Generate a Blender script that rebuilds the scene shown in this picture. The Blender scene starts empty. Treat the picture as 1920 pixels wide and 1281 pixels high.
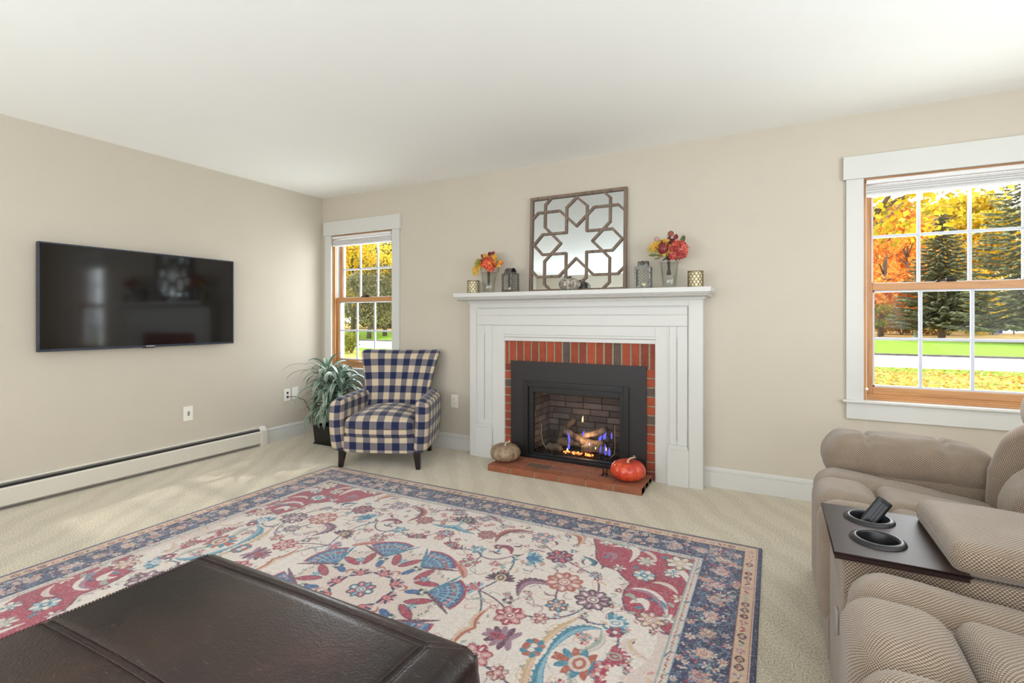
import bpy, math, random
import numpy as np
from mathutils import Vector, Matrix
PI = math.pi
SC = bpy.context.scene
COL = SC.collection
random.seed(7)

# ---------------------------------------------------------------- camera, sky, sun, large lights, exposure
cam_d = bpy.data.cameras.new('camera')
cam = bpy.data.objects.new('camera', cam_d)
COL.objects.link(cam)
cam_d.sensor_width = 36.0
cam_d.lens = 934.0 / 1920.0 * 36.0
cam_d.shift_y = (597.0 - 640.5) / 1920.0
cam_d.clip_end = 400
cam.location = (4.2326, -3.7329, 1.1748)
cam.rotation_euler = (PI / 2, 0, math.radians(27.7788))
SC.camera = cam

w = bpy.data.worlds.new('sky')
SC.world = w
w.use_nodes = True
nt = w.node_tree
nt.nodes.clear()
wo = nt.nodes.new('ShaderNodeOutputWorld')
bg = nt.nodes.new('ShaderNodeBackground')
tc = nt.nodes.new('ShaderNodeTexCoord')
sx = nt.nodes.new('ShaderNodeSeparateXYZ')
rp = nt.nodes.new('ShaderNodeValToRGB')
rp.color_ramp.elements[0].position = 0.45
rp.color_ramp.elements[0].color = (0.50, 0.50, 0.44, 1)
rp.color_ramp.elements[1].position = 0.52
rp.color_ramp.elements[1].color = (1.0, 0.99, 0.96, 1)
e = rp.color_ramp.elements.new(1.0)
e.color = (0.72, 0.84, 1.0, 1)
ma = nt.nodes.new('ShaderNodeMath'); ma.operation = 'MULTIPLY_ADD'
ma.inputs[1].default_value = 0.5; ma.inputs[2].default_value = 0.5
nt.links.new(tc.outputs['Generated'], sx.inputs[0])
nt.links.new(sx.outputs['Z'], ma.inputs[0])
nt.links.new(ma.outputs[0], rp.inputs[0])
nt.links.new(rp.outputs[0], bg.inputs[0])
bg.inputs[1].default_value = 2.1
nt.links.new(bg.outputs[0], wo.inputs[0])

sun_d = bpy.data.lights.new('sun', 'SUN')
sun_d.energy = 3.0
sun_d.angle = math.radians(1.5)
sun_d.color = (1.0, 0.95, 0.86)
sun = bpy.data.objects.new('sun', sun_d)
COL.objects.link(sun)
SUN_TO = Vector((-0.12, 0.80, 0.62)).normalized()
sun.rotation_euler = SUN_TO.to_track_quat('Z', 'Y').to_euler()
sun.location = (0, 20, 20)

def area(name, loc, rot, sx_, sy_, power, color, spread=180):
    d = bpy.data.lights.new(name, 'AREA')
    d.shape = 'RECTANGLE'; d.size = sx_; d.size_y = sy_
    d.energy = power; d.color = color; d.spread = math.radians(spread)
    o = bpy.data.objects.new(name, d); COL.objects.link(o)
    o.location = loc; o.rotation_euler = rot
    return o
# added fill lamps at made-up openings in the unseen rear and right walls,
# tilted upwards to brighten the ceiling
area('fill_rear', (1.55, -5.48, 1.25), (math.radians(90 + 50), 0, 0), 1.3, 1.1, 42, (0.85, 0.93, 1.0))
area('fill_rear', (4.3, -5.48, 1.40), (math.radians(90 + 58), 0, 0), 3.2, 1.4, 60, (0.85, 0.93, 1.0))
area('fill_right', (6.52, -2.9, 1.35), (math.radians(90 + 45), 0, PI / 2), 2.5, 1.6, 58, (0.82, 0.92, 1.0))
# the two real windows of the fireplace wall (light of the open sky just outside the glass)
area('daylight_window', (0.555, 0.24, 1.36), (math.radians(90 - 4), 0, PI), 0.80, 1.30, 17, (0.88, 0.94, 1.0))
area('daylight_window', (5.13, 0.24, 1.36), (math.radians(90 - 4), 0, PI), 0.80, 1.30, 17, (0.88, 0.94, 1.0))

SC.view_settings.view_transform = 'Standard'
SC.view_settings.look = 'None'
SC.view_settings.gamma = 1.0
SC.view_settings.exposure = 0.43
SC.view_settings.use_curve_mapping = False
SC.cycles.use_denoising = True
SC.cycles.max_bounces = 10
SC.cycles.diffuse_bounces = 6
SC.cycles.glossy_bounces = 4
SC.cycles.transparent_max_bounces = 24
SC.cycles.sample_clamp_indirect = 6.0
SC.cycles.caustics_reflective = False
SC.cycles.caustics_refractive = False

# ---------------------------------------------------------------- helpers
def lin(c):
    c = c / 255.0
    return c / 12.92 if c <= 0.04045 else ((c + 0.055) / 1.055) ** 2.4
def S(r, g, b):
    return (lin(r), lin(g), lin(b), 1.0)

class NT:
    def __init__(s, name):
        s.m = bpy.data.materials.new(name); s.m.use_nodes = True
        s.t = s.m.node_tree; s.t.nodes.clear()
        s.out = s.t.nodes.new('ShaderNodeOutputMaterial')
        s.b = s.t.nodes.new('ShaderNodeBsdfPrincipled')
        s.t.links.new(s.b.outputs[0], s.out.inputs[0])
    def n(s, typ, **kw):
        nd = s.t.nodes.new(typ)
        for k, v in kw.items(): setattr(nd, k, v)
        return nd
    def l(s, a, b): s.t.links.new(a, b)
    def math(s, op, a, b=None, c=None):
        nd = s.t.nodes.new('ShaderNodeMath'); nd.operation = op
        for i, v in enumerate((a, b, c)):
            if v is None: continue
            if isinstance(v, (int, float)): nd.inputs[i].default_value = v
            else: s.l(v, nd.inputs[i])
        return nd.outputs[0]
    def mix(s, f, a, b, blend='MIX'):
        nd = s.t.nodes.new('ShaderNodeMix'); nd.data_type = 'RGBA'; nd.blend_type = blend
        for i, v in ((0, f), (6, a), (7, b)):
            if isinstance(v, (int, float)): nd.inputs[i].default_value = v
            elif isinstance(v, tuple): nd.inputs[i].default_value = v
            else: s.l(v, nd.inputs[i])
        return nd.outputs[2]
    def coord(s, which='Object'):
        return s.n('ShaderNodeTexCoord').outputs[which]
    def noise(s, scale, detail=3, vec=None, rough=0.55):
        nd = s.n('ShaderNodeTexNoise'); nd.inputs['Scale'].default_value = scale
        nd.inputs['Detail'].default_value = detail; nd.inputs['Roughness'].default_value = rough
        s.l(vec if vec is not None else s.coord(), nd.inputs['Vector'])
        return nd.outputs[0]
    def ramp(s, f, stops, interp='LINEAR'):
        nd = s.n('ShaderNodeValToRGB'); cr = nd.color_ramp; cr.interpolation = interp
        while len(cr.elements) < len(stops): cr.elements.new(0.5)
        for el, (p, c) in zip(cr.elements, stops):
            el.position = p; el.color = c
        s.l(f, nd.inputs[0])
        return nd.outputs[0]
    def bump(s, h, strength=0.3, dist=0.01):
        nd = s.n('ShaderNodeBump'); nd.inputs['Strength'].default_value = strength
        nd.inputs['Distance'].default_value = dist
        s.l(h, nd.inputs['Height']); s.l(nd.outputs[0], s.b.inputs['Normal'])
    def set(s, **kw):
        for k, v in kw.items():
            k = k.replace('_', ' ')
            if k in s.b.inputs:
                if hasattr(v, 'links') or hasattr(v, 'is_linked'): s.l(v, s.b.inputs[k])
                else: s.b.inputs[k].default_value = v
        return s

def plain(name, col, rough=0.5, var=0.04, scale=8, bump=0.0, bscale=60, metal=0.0, spec=0.5):
    m = NT(name)
    f = m.noise(scale, 3)
    c2 = tuple(max(0, x * (1 - var * 2.2)) for x in col[:3]) + (1,)
    c = m.ramp(f, [(0.3, c2), (0.7, col)])
    m.set(Base_Color=c, Roughness=rough, Metallic=metal)
    m.b.inputs['Specular IOR Level'].default_value = spec
    if bump: m.bump(m.noise(bscale, 4), bump, 0.004)
    return m.m

M = {}
M['wall'] = plain('painted_wall', S(200, 191, 177), 0.85, 0.012, 2.5, 0.10, 160, spec=0.2)
M['ceiling'] = plain('ceiling_paint', S(247, 248, 247), 0.9, 0.006, 1.5, 0.06, 120, spec=0.2)
M['white'] = plain('white_trim_paint', S(209, 208, 204), 0.38, 0.01, 3, 0.03, 60)
M['offwhite'] = plain('heater_enamel', S(214, 208, 196), 0.4, 0.01, 3)
M['plate'] = plain('ivory_plastic', S(238, 234, 224), 0.35, 0.01, 5)
M['grille'] = plain('white_vinyl', S(200, 204, 214), 0.35, 0.01, 5)
M['black'] = plain('black_plastic', S(24, 24, 26), 0.35, 0.02, 5)
M['slot'] = plain('dark_gap', S(32, 30, 28), 0.7, 0.02, 5)
M['insert'] = plain('charcoal_powder_coat', S(44, 40, 41), 0.45, 0.05, 40, 0.15, 400, metal=0.2)
M['insert2'] = plain('black_steel', S(40, 39, 40), 0.35, 0.05, 30, 0.05, 300, metal=0.3)
M['chair_leg'] = plain('espresso_wood', S(30, 20, 18), 0.35, 0.1, 20)
M['pot'] = plain('black_glazed_pot', S(26, 24, 23), 0.18, 0.05, 10)
M['soil'] = plain('soil', S(60, 44, 34), 0.95, 0.3, 60, 0.6, 90)
M['candle'] = plain('cream_wax', S(238, 226, 178), 0.5, 0.02, 20)
M['blind'] = plain('blind_fabric', S(226, 224, 224), 0.8, 0.02, 60, 0.05, 300)
M['cord'] = plain('white_cord', S(225, 220, 210), 0.8)
M['iron'] = plain('wrought_iron', S(34, 30, 27), 0.5, 0.2, 50, 0.2, 120, metal=0.6)

def wood(name, dark, light, scale=(1, 1, 14), rough=0.4, stretch='Z', bump=0.08):
    m = NT(name)
    mp = m.n('ShaderNodeMapping'); m.l(m.coord(), mp.inputs[0])
    sc_ = {'Z': (18, 18, 1.4), 'X': (1.4, 18, 18), 'Y': (18, 1.4, 18)}[stretch]
    mp.inputs['Scale'].default_value = sc_
    f = m.noise(2.2, 6, mp.outputs[0], 0.65)
    c = m.ramp(f, [(0.28, dark), (0.52, light), (0.75, tuple(min(1, x * 1.12) for x in light[:3]) + (1,))])
    m.set(Base_Color=c, Roughness=rough)
    m.bump(f, bump, 0.003)
    return m.m
M['oak_v'] = wood('golden_pine_vertical', S(152, 104, 62), S(190, 138, 88))
M['oak_h'] = wood('golden_pine_horizontal', S(152, 104, 62), S(190, 138, 88), stretch='X')
M['frame_wood'] = wood('weathered_brown_wood', S(84, 68, 58), S(124, 106, 92), rough=0.7, bump=0.3)
M['tray'] = wood('mahogany_tray', S(26, 17, 16), S(44, 27, 24), rough=0.42, stretch='X', bump=0.0)
[n_ for n_ in M['tray'].node_tree.nodes if n_.type == 'BSDF_PRINCIPLED'][0].inputs['Specular IOR Level'].default_value = 0.28

def glass_mat(name, tint=(1, 1, 1, 1), refl=1.0):
    m = NT(name)
    m.t.nodes.remove(m.b)
    tr = m.n('ShaderNodeBsdfTransparent'); tr.inputs[0].default_value = tint
    gl = m.n('ShaderNodeBsdfGlossy'); gl.inputs['Roughness'].default_value = 0.01
    fr = m.n('ShaderNodeFresnel'); fr.inputs[0].default_value = 1.45
    mx = m.n('ShaderNodeMixShader')
    bf = m.n('ShaderNodeNewGeometry').outputs['Backfacing']
    m.l(m.math('MULTIPLY', m.math('MULTIPLY', fr.outputs[0], refl), m.math('SUBTRACT', 1.0, bf)), mx.inputs[0])
    m.l(tr.outputs[0], mx.inputs[1]); m.l(gl.outputs[0], mx.inputs[2]); m.l(mx.outputs[0], m.out.inputs[0])
    return m.m
M['glass'] = glass_mat('window_glass', (0.98, 0.99, 0.99, 1), 0.25)
M['vase_glass'] = glass_mat('clear_vase_glass', (0.93, 0.94, 0.93, 1), 1.6)
M['fire_glass'] = glass_mat('fireplace_glass', (0.9, 0.9, 0.9, 1), 1.0)

def mirror_mat():
    m = NT('mirror_silver'); m.set(Base_Color=(0.76, 0.81, 0.82, 1), Metallic=1.0, Roughness=0.01)
    f = m.noise(3, 2); m.set(Roughness=m.math('MULTIPLY', f, 0.02)); return m.m
M['mirror'] = mirror_mat()

def carpet_mat():
    m = NT('beige_carpet')
    f1 = m.noise(170, 5, rough=0.8); f2 = m.noise(3.0, 3)
    c = m.ramp(f1, [(0.36, S(128, 110, 84)), (0.5, S(220, 208, 186)), (0.62, S(253, 247, 230))])
    # vacuum strokes: broad darker and lighter bands of pile
    sp = m.n('ShaderNodeSeparateXYZ'); m.l(m.coord(), sp.inputs[0])
    a = m.math('ADD', m.math('MULTIPLY', sp.outputs[0], 4.6), m.math('MULTIPLY', sp.outputs[1], 3.2))
    a = m.math('ADD', a, m.math('MULTIPLY', f2, 1.2))
    fr = m.math('FRACT', a)
    bandm = m.ramp(fr, [(0.0, (0.86, 0.86, 0.85, 1)), (0.42, (0.90, 0.89, 0.87, 1)), (0.50, (1, 1, 1, 1)), (1.0, (0.95, 0.95, 0.94, 1))])
    c = m.mix(0.75, c, bandm, 'MULTIPLY')
    c = m.mix(0.5, c, m.ramp(m.noise(1.3, 2), [(0.35, (0.90, 0.88, 0.84, 1)), (0.65, (1, 1, 1, 1))]), 'MULTIPLY')
    m.set(Base_Color=c, Roughness=0.95)
    m.b.inputs['Specular IOR Level'].default_value = 0.1
    m.b.inputs['Sheen Weight'].default_value = 0.25
    m.bump(f1, 0.7, 0.006)
    return m.m
M['carpet'] = carpet_mat()

def leather_mat():
    m = NT('dark_brown_leather')
    f = m.noise(5, 4); f3 = m.noise(2.0, 5)
    c = m.ramp(f3, [(0.35, S(20, 13, 14)), (0.55, S(42, 25, 22)), (0.72, S(76, 46, 36))])
    v = m.n('ShaderNodeTexVoronoi'); v.inputs['Scale'].default_value = 170; m.l(m.coord(), v.inputs['Vector'])
    # fine scuffs
    mp = m.n('ShaderNodeMapping'); m.l(m.coord(), mp.inputs[0]); mp.inputs['Rotation'].default_value = (0, 0, 0.7); mp.inputs['Scale'].default_value = (30, 300, 30)
    sc = m.noise(1.0, 4, mp.outputs[0], 0.7)
    c = m.mix(m.ramp(sc, [(0.60, (0, 0, 0, 1)), (0.75, (0.5, 0.5, 0.5, 1))]), c, S(150, 130, 122))
    m.set(Base_Color=c, Roughness=m.math('MULTIPLY_ADD', f, 0.25, 0.20))
    m.b.inputs['Specular IOR Level'].default_value = 0.5
    m.b.inputs['Coat Weight'].default_value = 0.08
    m.b.inputs['Coat Roughness'].default_value = 0.30
    h = m.math('ADD', m.math('MULTIPLY', v.outputs['Distance'], 0.6), m.math('MULTIPLY', m.noise(40, 3), 0.8))
    m.bump(h, 0.22, 0.003)
    return m.m
M['leather'] = leather_mat()
M['thread'] = plain('stitch_thread', S(66, 50, 46), 0.7)

def sofa_mat():
    m = NT('taupe_woven_fabric')
    uv = m.n('ShaderNodeTexCoord').outputs['UV']
    sp = m.n('ShaderNodeSeparateXYZ'); m.l(uv, sp.inputs[0])
    k = 2 * PI / 0.0088
    nz = m.noise(60, 2, m.coord())
    sa = m.math('SINE', m.math('ADD', m.math('MULTIPLY', sp.outputs[0], k), m.math('MULTIPLY', nz, 2.5)))
    # brick-like offset rows
    row = m.math('FLOOR', m.math('MULTIPLY', sp.outputs[1], 1 / 0.0046))
    off = m.math('MULTIPLY', m.math('MODULO', row, 2.0), PI)
    sa = m.math('SINE', m.math('ADD', m.math('ADD', m.math('MULTIPLY', sp.outputs[0], k), off), m.math('MULTIPLY', nz, 2.0)))
    sb = m.math('SINE', m.math('MULTIPLY', sp.outputs[1], 2 * PI / 0.0046))
    f = m.math('ADD', m.math('MULTIPLY', sa, 0.33), m.math('MULTIPLY', sb, 0.18))
    f = m.math('ADD', f, 0.5)
    fb = m.noise(9, 3)
    c = m.ramp(f, [(0.10, S(84, 68, 56)), (0.45, S(144, 123, 103)), (0.85, S(200, 186, 170))])
    c = m.mix(0.35, c, m.ramp(fb, [(0.35, S(168, 146, 126)), (0.65, S(215, 208, 200))]), 'MULTIPLY')
    m.set(Base_Color=c, Roughness=0.85)
    m.b.inputs['Specular IOR Level'].default_value = 0.25
    m.b.inputs['Sheen Weight'].default_value = 0.35
    m.b.inputs['Sheen Roughness'].default_value = 0.4
    m.bump(f, 0.55, 0.004)
    return m.m
M['sofa'] = sofa_mat()

def plaid_mat():
    m = NT('navy_cream_buffalo_check')
    sp = m.n('ShaderNodeSeparateXYZ'); m.l(m.n('ShaderNodeTexCoord').outputs['UV'], sp.inputs[0])
    p = 0.116
    a = m.math('GREATER_THAN', m.math('FRACT', m.math('DIVIDE', m.math('ADD', sp.outputs[0], 10.0), p)), 0.5)
    b = m.math('GREATER_THAN', m.math('FRACT', m.math('DIVIDE', m.math('ADD', sp.outputs[1], 10.0), p)), 0.5)
    f = m.math('MULTIPLY', m.math('ADD', a, b), 0.5)
    c = m.ramp(f, [(0.0, S(206, 188, 160)), (0.35, S(116, 110, 116)), (0.75, S(30, 38, 72))], 'CONSTANT')
    wv = m.noise(700, 2)
    c = m.mix(0.35, c, m.ramp(wv, [(0.3, (0.7, 0.7, 0.7, 1)), (0.7, (1.15, 1.15, 1.15, 1))]), 'MULTIPLY')
    m.set(Base_Color=c, Roughness=0.8)
    m.b.inputs['Specular IOR Level'].default_value = 0.25
    m.b.inputs['Sheen Weight'].default_value = 0.2
    m.bump(wv, 0.25, 0.002)
    return m.m
M['plaid'] = plaid_mat()

def brick_mat(name, reds, seed=0.0, sc=14):
    m = NT(name)
    at = m.n('ShaderNodeAttribute'); at.attribute_name = 'tint'
    f = m.noise(sc, 5, rough=0.7)
    c = m.ramp(at.outputs['Fac'], reds)
    c = m.mix(0.6, c, m.ramp(f, [(0.3, (0.62, 0.58, 0.58, 1)), (0.6, (1.1, 1.1, 1.1, 1))]), 'MULTIPLY')
    m.set(Base_Color=c, Roughness=0.85)
    m.bump(m.noise(90, 5, rough=0.7), 0.5, 0.004)
    return m.m
M['brick'] = brick_mat('red_brick', [(0.0, S(92, 78, 70)), (0.12, S(104, 84, 74)), (0.16, S(138, 64, 42)), (0.6, S(168, 76, 46)), (1.0, S(128, 62, 46))])
M['hbrick'] = brick_mat('hearth_brick', [(0.0, S(104, 84, 72)), (0.15, S(112, 88, 76)), (0.2, S(142, 88, 66)), (0.6, S(152, 90, 62)), (1.0, S(140, 94, 82))])
M['mortar'] = plain('mortar', S(166, 154, 130), 0.95, 0.1, 40, 0.5, 150)
M['firebrick'] = brick_mat('sooty_fire_brick', [(0.0, S(96, 84, 80)), (0.5, S(122, 108, 102)), (1.0, S(142, 126, 120))], sc=9)
M['firemortar'] = plain('sooty_mortar', S(70, 60, 57), 0.95, 0.2, 30)
def bark(name, a, b):
    m = NT(name)
    mp = m.n('ShaderNodeMapping'); m.l(m.coord(), mp.inputs[0]); mp.inputs['Scale'].default_value = (8, 8, 2)
    f = m.noise(4, 6, mp.outputs[0], 0.7)
    m.set(Base_Color=m.ramp(f, [(0.3, a), (0.65, b)]), Roughness=0.95); m.bump(f, 0.8, 0.02)
    return m.m
M['log'] = bark('charred_ceramic_log', S(52, 42, 36), S(150, 130, 108))
M['trunk'] = bark('tree_bark', S(70, 58, 50), S(140, 122, 108))
M['spruce_trunk'] = bark('spruce_bark', S(120, 98, 86), S(176, 152, 138))

def emis(name, c, st):
    m = NT(name); m.set(Base_Color=c); m.b.inputs['Emission Color'].default_value = c; m.b.inputs['Emission Strength'].default_value = st
    return m
def flame_mat(name, lo, hi, st):
    m = NT(name); m.t.nodes.remove(m.b)
    em = m.n('ShaderNodeEmission'); em.inputs[1].default_value = st
    tr = m.n('ShaderNodeBsdfTransparent'); mx = m.n('ShaderNodeMixShader')
    g = m.n('ShaderNodeSeparateXYZ'); m.l(m.coord('Generated'), g.inputs[0])
    m.l(m.ramp(g.outputs[2], [(0.0, lo), (1.0, hi)]), em.inputs[0])
    lw = m.n('ShaderNodeLayerWeight'); lw.inputs[0].default_value = 0.35
    fa = m.math('MULTIPLY_ADD', lw.outputs['Facing'], -0.85, 0.62)
    m.l(fa, mx.inputs[0]); m.l(tr.outputs[0], mx.inputs[1]); m.l(em.outputs[0], mx.inputs[2]); m.l(mx.outputs[0], m.out.inputs[0])
    return m.m
M['flame_blue'] = flame_mat('blue_gas_flame', S(80, 90, 235), S(120, 110, 225), 1.6)
M['flame_yellow'] = flame_mat('yellow_flame', S(255, 190, 90), S(255, 235, 180), 3.0)
def ember_mat():
    m = NT('glowing_embers')
    f = m.noise(90, 3, rough=0.7)
    m.set(Base_Color=S(60, 40, 30), Roughness=0.9)
    m.l(m.ramp(f, [(0.45, (0, 0, 0, 1)), (0.52, S(255, 90, 20)), (0.62, S(255, 200, 110))]), m.b.inputs['Emission Color'])
    m.b.inputs['Emission Strength'].default_value = 3.5
    return m.m
M['ember'] = ember_mat()

# ---------------------------------------------------------------- mesh builders
class MB:
    def __init__(s): s.v = []; s.f = []; s.uv = []; s.tint = []; s.hastint = False
    def add(s, vs, fs, uvs=None, tint=0.5):
        o = len(s.v); s.v.extend([tuple(x) for x in vs])
        for i, f in enumerate(fs):
            s.f.append([o + k for k in f])
            s.uv.append(uvs[i] if uvs else None)
            s.tint.append(tint)
        return s
    def box(s, x0, x1, y0, y1, z0, z1, tint=0.5, mat=None):
        vs = [Vector((x, y, z)) for z in (z0, z1) for y in (y0, y1) for x in (x0, x1)]
        if mat: vs = [mat @ q for q in vs]
        fs = [(0, 2, 3, 1), (4, 5, 7, 6), (0, 1, 5, 4), (2, 6, 7, 3), (0, 4, 6, 2), (1, 3, 7, 5)]
        return s.add(vs, fs, None, tint)
    def prism(s, pts, z0, z1, mat=None, tint=0.5):       # polygon in xy, counter-clockwise, extruded in z
        n = len(pts)
        vs = [Vector((p[0], p[1], z0)) for p in pts] + [Vector((p[0], p[1], z1)) for p in pts]
        if mat: vs = [mat @ q for q in vs]
        fs = [tuple(range(n))[::-1], tuple(range(n, 2 * n))] + [(i, (i + 1) % n, n + (i + 1) % n, n + i) for i in range(n)]
        return s.add(vs, fs, None, tint)
    def lathe(s, prof, seg=32, c=(0, 0, 0), mat=None, cap=True, rib=None):
        vs = []; n = len(prof)
        for r, z in prof:
            for k in range(seg):
                a = 2 * PI * k / seg
                rr = r * (rib(a, z) if rib else 1)
                q = Vector((rr * math.cos(a), rr * math.sin(a), z))
                q = (mat @ q) if mat else q
                vs.append(q + Vector(c))
        fs = []
        for i in range(n - 1):
            for k in range(seg):
                k2 = (k + 1) % seg
                fs.append((i * seg + k, i * seg + k2, (i + 1) * seg + k2, (i + 1) * seg + k))
        if cap:
            fs.append(tuple(range(seg))[::-1]); fs.append(tuple((n - 1) * seg + k for k in range(seg)))
        return s.add(vs, fs)
    def tube(s, pts, rad, seg=8, tint=0.5):
        pts = [Vector(p) for p in pts]; n = len(pts)
        if not isinstance(rad, (list, tuple)): rad = [rad] * n
        vs = []; up = Vector((0, 0, 1)); prev = None
        for i, p in enumerate(pts):
            t = (pts[min(i + 1, n - 1)] - pts[max(i - 1, 0)]).normalized()
            if prev is None:
                a = t.cross(up) if abs(t.z) < 0.9 else t.cross(Vector((1, 0, 0)))
            else: a = prev - t * prev.dot(t)
            a.normalize(); b = t.cross(a); prev = a
            for k in range(seg):
                an = 2 * PI * k / seg
                vs.append(p + (a * math.cos(an) + b * math.sin(an)) * rad[i])
        fs = [(i * seg + k, i * seg + (k + 1) % seg, (i + 1) * seg + (k + 1) % seg, (i + 1) * seg + k) for i in range(n - 1) for k in range(seg)]
        fs += [tuple(range(seg))[::-1], tuple((n - 1) * seg + k for k in range(seg))]
        return s.add(vs, fs, None, tint)
    def rbox(s, h, r, n=(12, 12, 12), deform=None, c=(0, 0, 0), uvs=1.0, uvo=(0, 0), tint=0.5):
        """rounded box, half sizes h, radius r, optional deform(Vector)->Vector, box-unwrapped uv in metres"""
        idx = {}; vs = []; pre = []; fs = []; uv = []
        hx, hy, hz = h
        def spaced(m, hh):
            if m < 4: return [-1 + 2 * i / m for i in range(m + 1)]
            e = min(0.9, r / hh); k = max(2, m // 4) if m >= 6 else 1
            a = [-1 + e * (i / k) for i in range(k)]
            mid = m - 2 * k
            b = [-(1 - e) + 2 * (1 - e) * i / mid for i in range(mid + 1)]
            return a + b + [-q for q in a[::-1]]
        gx, gy, gz = spaced(n[0], hx), spaced(n[1], hy), spaced(n[2], hz)
        def vert(p):
            key = (round(p[0], 5), round(p[1], 5), round(p[2], 5))
            if key in idx: return idx[key]
            q = Vector((p[0] * hx, p[1] * hy, p[2] * hz))
            inn = Vector((max(-(hx - r), min(hx - r, q.x)), max(-(hy - r), min(hy - r, q.y)), max(-(hz - r), min(hz - r, q.z))))
            d = q - inn
            if d.length > 1e-9: q = inn + d.normalized() * r
            pre.append(q.copy())
            if deform: q = deform(q, h) if deform.__code__.co_argcount > 1 else deform(q)
            vs.append(q + Vector(c)); idx[key] = len(vs) - 1
            return idx[key]
        def face(ps, ax, sg):
            ids = [vert(p) for p in ps]
            if sg < 0: ids = ids[::-1]; ps = ps[::-1]
            fs.append(ids)
            u_ = []
            for p in ps:
                x, y, z = p[0] * hx, p[1] * hy, p[2] * hz
                if ax == 0: q = (y * sg + hx * 1.0 + hy if sg > 0 else -(hx + hy) + -y * 1.0, z)
                elif ax == 1: q = (x, z) if sg < 0 else (x, z)
                else: q = (x, hz + (y + hy)) if sg > 0 else (x, -hz - (y + hy))
                u_.append((q[0] * uvs + uvo[0], q[1] * uvs + uvo[1]))
            uv.append(u_)
        for ax, (ga, gb) in ((0, (gy, gz)), (1, (gz, gx)), (2, (gx, gy))):
            for sg in (-1, 1):
                for i in range(len(ga) - 1):
                    for j in range(len(gb) - 1):
                        ps = []
                        for (a, b) in ((ga[i], gb[j]), (ga[i + 1], gb[j]), (ga[i + 1], gb[j + 1]), (ga[i], gb[j + 1])):
                            p = [0, 0, 0]; p[ax] = sg; p[(ax + 1) % 3] = a; p[(ax + 2) % 3] = b
                            ps.append(tuple(p))
                        face(ps, ax, sg)
        return s.add(vs, fs, uv, tint)
    def mesh(s, name):
        me = bpy.data.meshes.new(name); me.from_pydata(s.v, [], s.f)
        if any(u is not None for u in s.uv):
            ul = me.uv_layers.new(name='UVMap')
            dat = np.zeros(len(me.loops) * 2, dtype=np.float32); k = 0
            for f, u in zip(s.f, s.uv):
                for j in range(len(f)):
                    if u is not None: dat[2 * k] = u[j][0]; dat[2 * k + 1] = u[j][1]
                    k += 1
            ul.data.foreach_set('uv', dat)
        if s.hastint or len(set(s.tint)) > 1:
            at = me.attributes.new('tint', 'FLOAT', 'FACE'); at.data.foreach_set('value', np.array(s.tint, dtype=np.float32))
        me.update()
        return me
    def build(s, name, mat, parent=None, smooth=False, bevel=0.0, seg=2, loc=None):
        me = s.mesh(name); me.materials.append(mat)
        o = bpy.data.objects.new(name, me); COL.objects.link(o)
        if parent is not None: o.parent = parent
        if loc: o.location = loc
        if smooth: me.polygons.foreach_set('use_smooth', [True] * len(me.polygons))
        if bevel:
            b = o.modifiers.new('bevel', 'BEVEL'); b.width = bevel; b.segments = seg; b.limit_method = 'ANGLE'; b.angle_limit = math.radians(40)
            b.harden_normals = False
            me.polygons.foreach_set('use_smooth', [True] * len(me.polygons))
            if hasattr(me, 'set_sharp_from_angle'): pass
            wn = o.modifiers.new('wn', 'WEIGHTED_NORMAL'); wn.keep_sharp = True
        return o

def tag(o, label=None, cat=None, group=None, kind=None):
    if label: o['label'] = label
    if cat: o['category'] = cat
    if group: o['group'] = group
    if kind: o['kind'] = kind
    return o
def thing(name, label, cat, loc=(0, 0, 0), rz=0.0, group=None):
    o = bpy.data.objects.new(name, None); COL.objects.link(o)
    o.location = loc; o.rotation_euler = (0, 0, rz); o.empty_display_size = 0.1
    return tag(o, label, cat, group)
def struct(o, label=None):
    o['kind'] = 'structure'
    if label: o['label'] = label
    return o
def copy_tree(o, parent=None):
    c = o.copy(); COL.objects.link(c)
    if parent is not None: c.parent = parent
    for ch in list(o.children): copy_tree(ch, c)
    return c
def T(x, y, z): return Matrix.Translation((x, y, z))
def RZ(a): return Matrix.Rotation(a, 4, 'Z')
def RX(a): return Matrix.Rotation(a, 4, 'X')
def RY(a): return Matrix.Rotation(a, 4, 'Y')
# ---------------------------------------------------------------- the room
H = 2.44; XR = 6.4; YF = -5.4; WT = 0.15
W1 = (0.145, 0.965); W2 = (4.718, 5.538); WZ = (0.66, 2.035)
FX = (2.44, 3.25); FZ = (0.03, 0.62)
# each wall built from pieces around its openings, one mesh per wall
b = MB()
b.box(-WT, W1[0], 0, WT, 0, H + .1); b.box(W1[1], FX[0], 0, WT, 0, H + .1); b.box(FX[1], W2[0], 0, WT, 0, H + .1); b.box(W2[1], XR + WT, 0, WT, 0, H + .1)
for q in (W1, W2):
    b.box(q[0], q[1], 0, WT, -0.6, WZ[0]); b.box(q[0], q[1], 0, WT, WZ[1], H + .1)
b.box(FX[0], FX[1], 0, WT, FZ[1], H + .1); b.box(FX[0], FX[1], 0, WT, -0.6, FZ[0])
struct(b.build('wall_back', M['wall']), 'greige wall holding the fireplace and two windows')
struct(MB().box(-WT, 0, YF - WT, 0, 0, H + .1).build('wall_left', M['wall']), 'plain greige wall with the television')
b = MB(); y0, y1 = -4.2, -1.6  # opening added in the unseen right wall to let fill light in
b.box(XR, XR + WT, y1, 0, 0, H + .1); b.box(XR, XR + WT, YF - WT, y0, 0, H + .1); b.box(XR, XR + WT, y0, y1, 2.25, H + .1); b.box(XR, XR + WT, y0, y1, 0, 0.55)
struct(b.build('wall_right', M['wall']))
b = MB(); x0, x1 = 2.65, 5.95  # rear wall out of view; its two openings are made up for fill light
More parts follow.
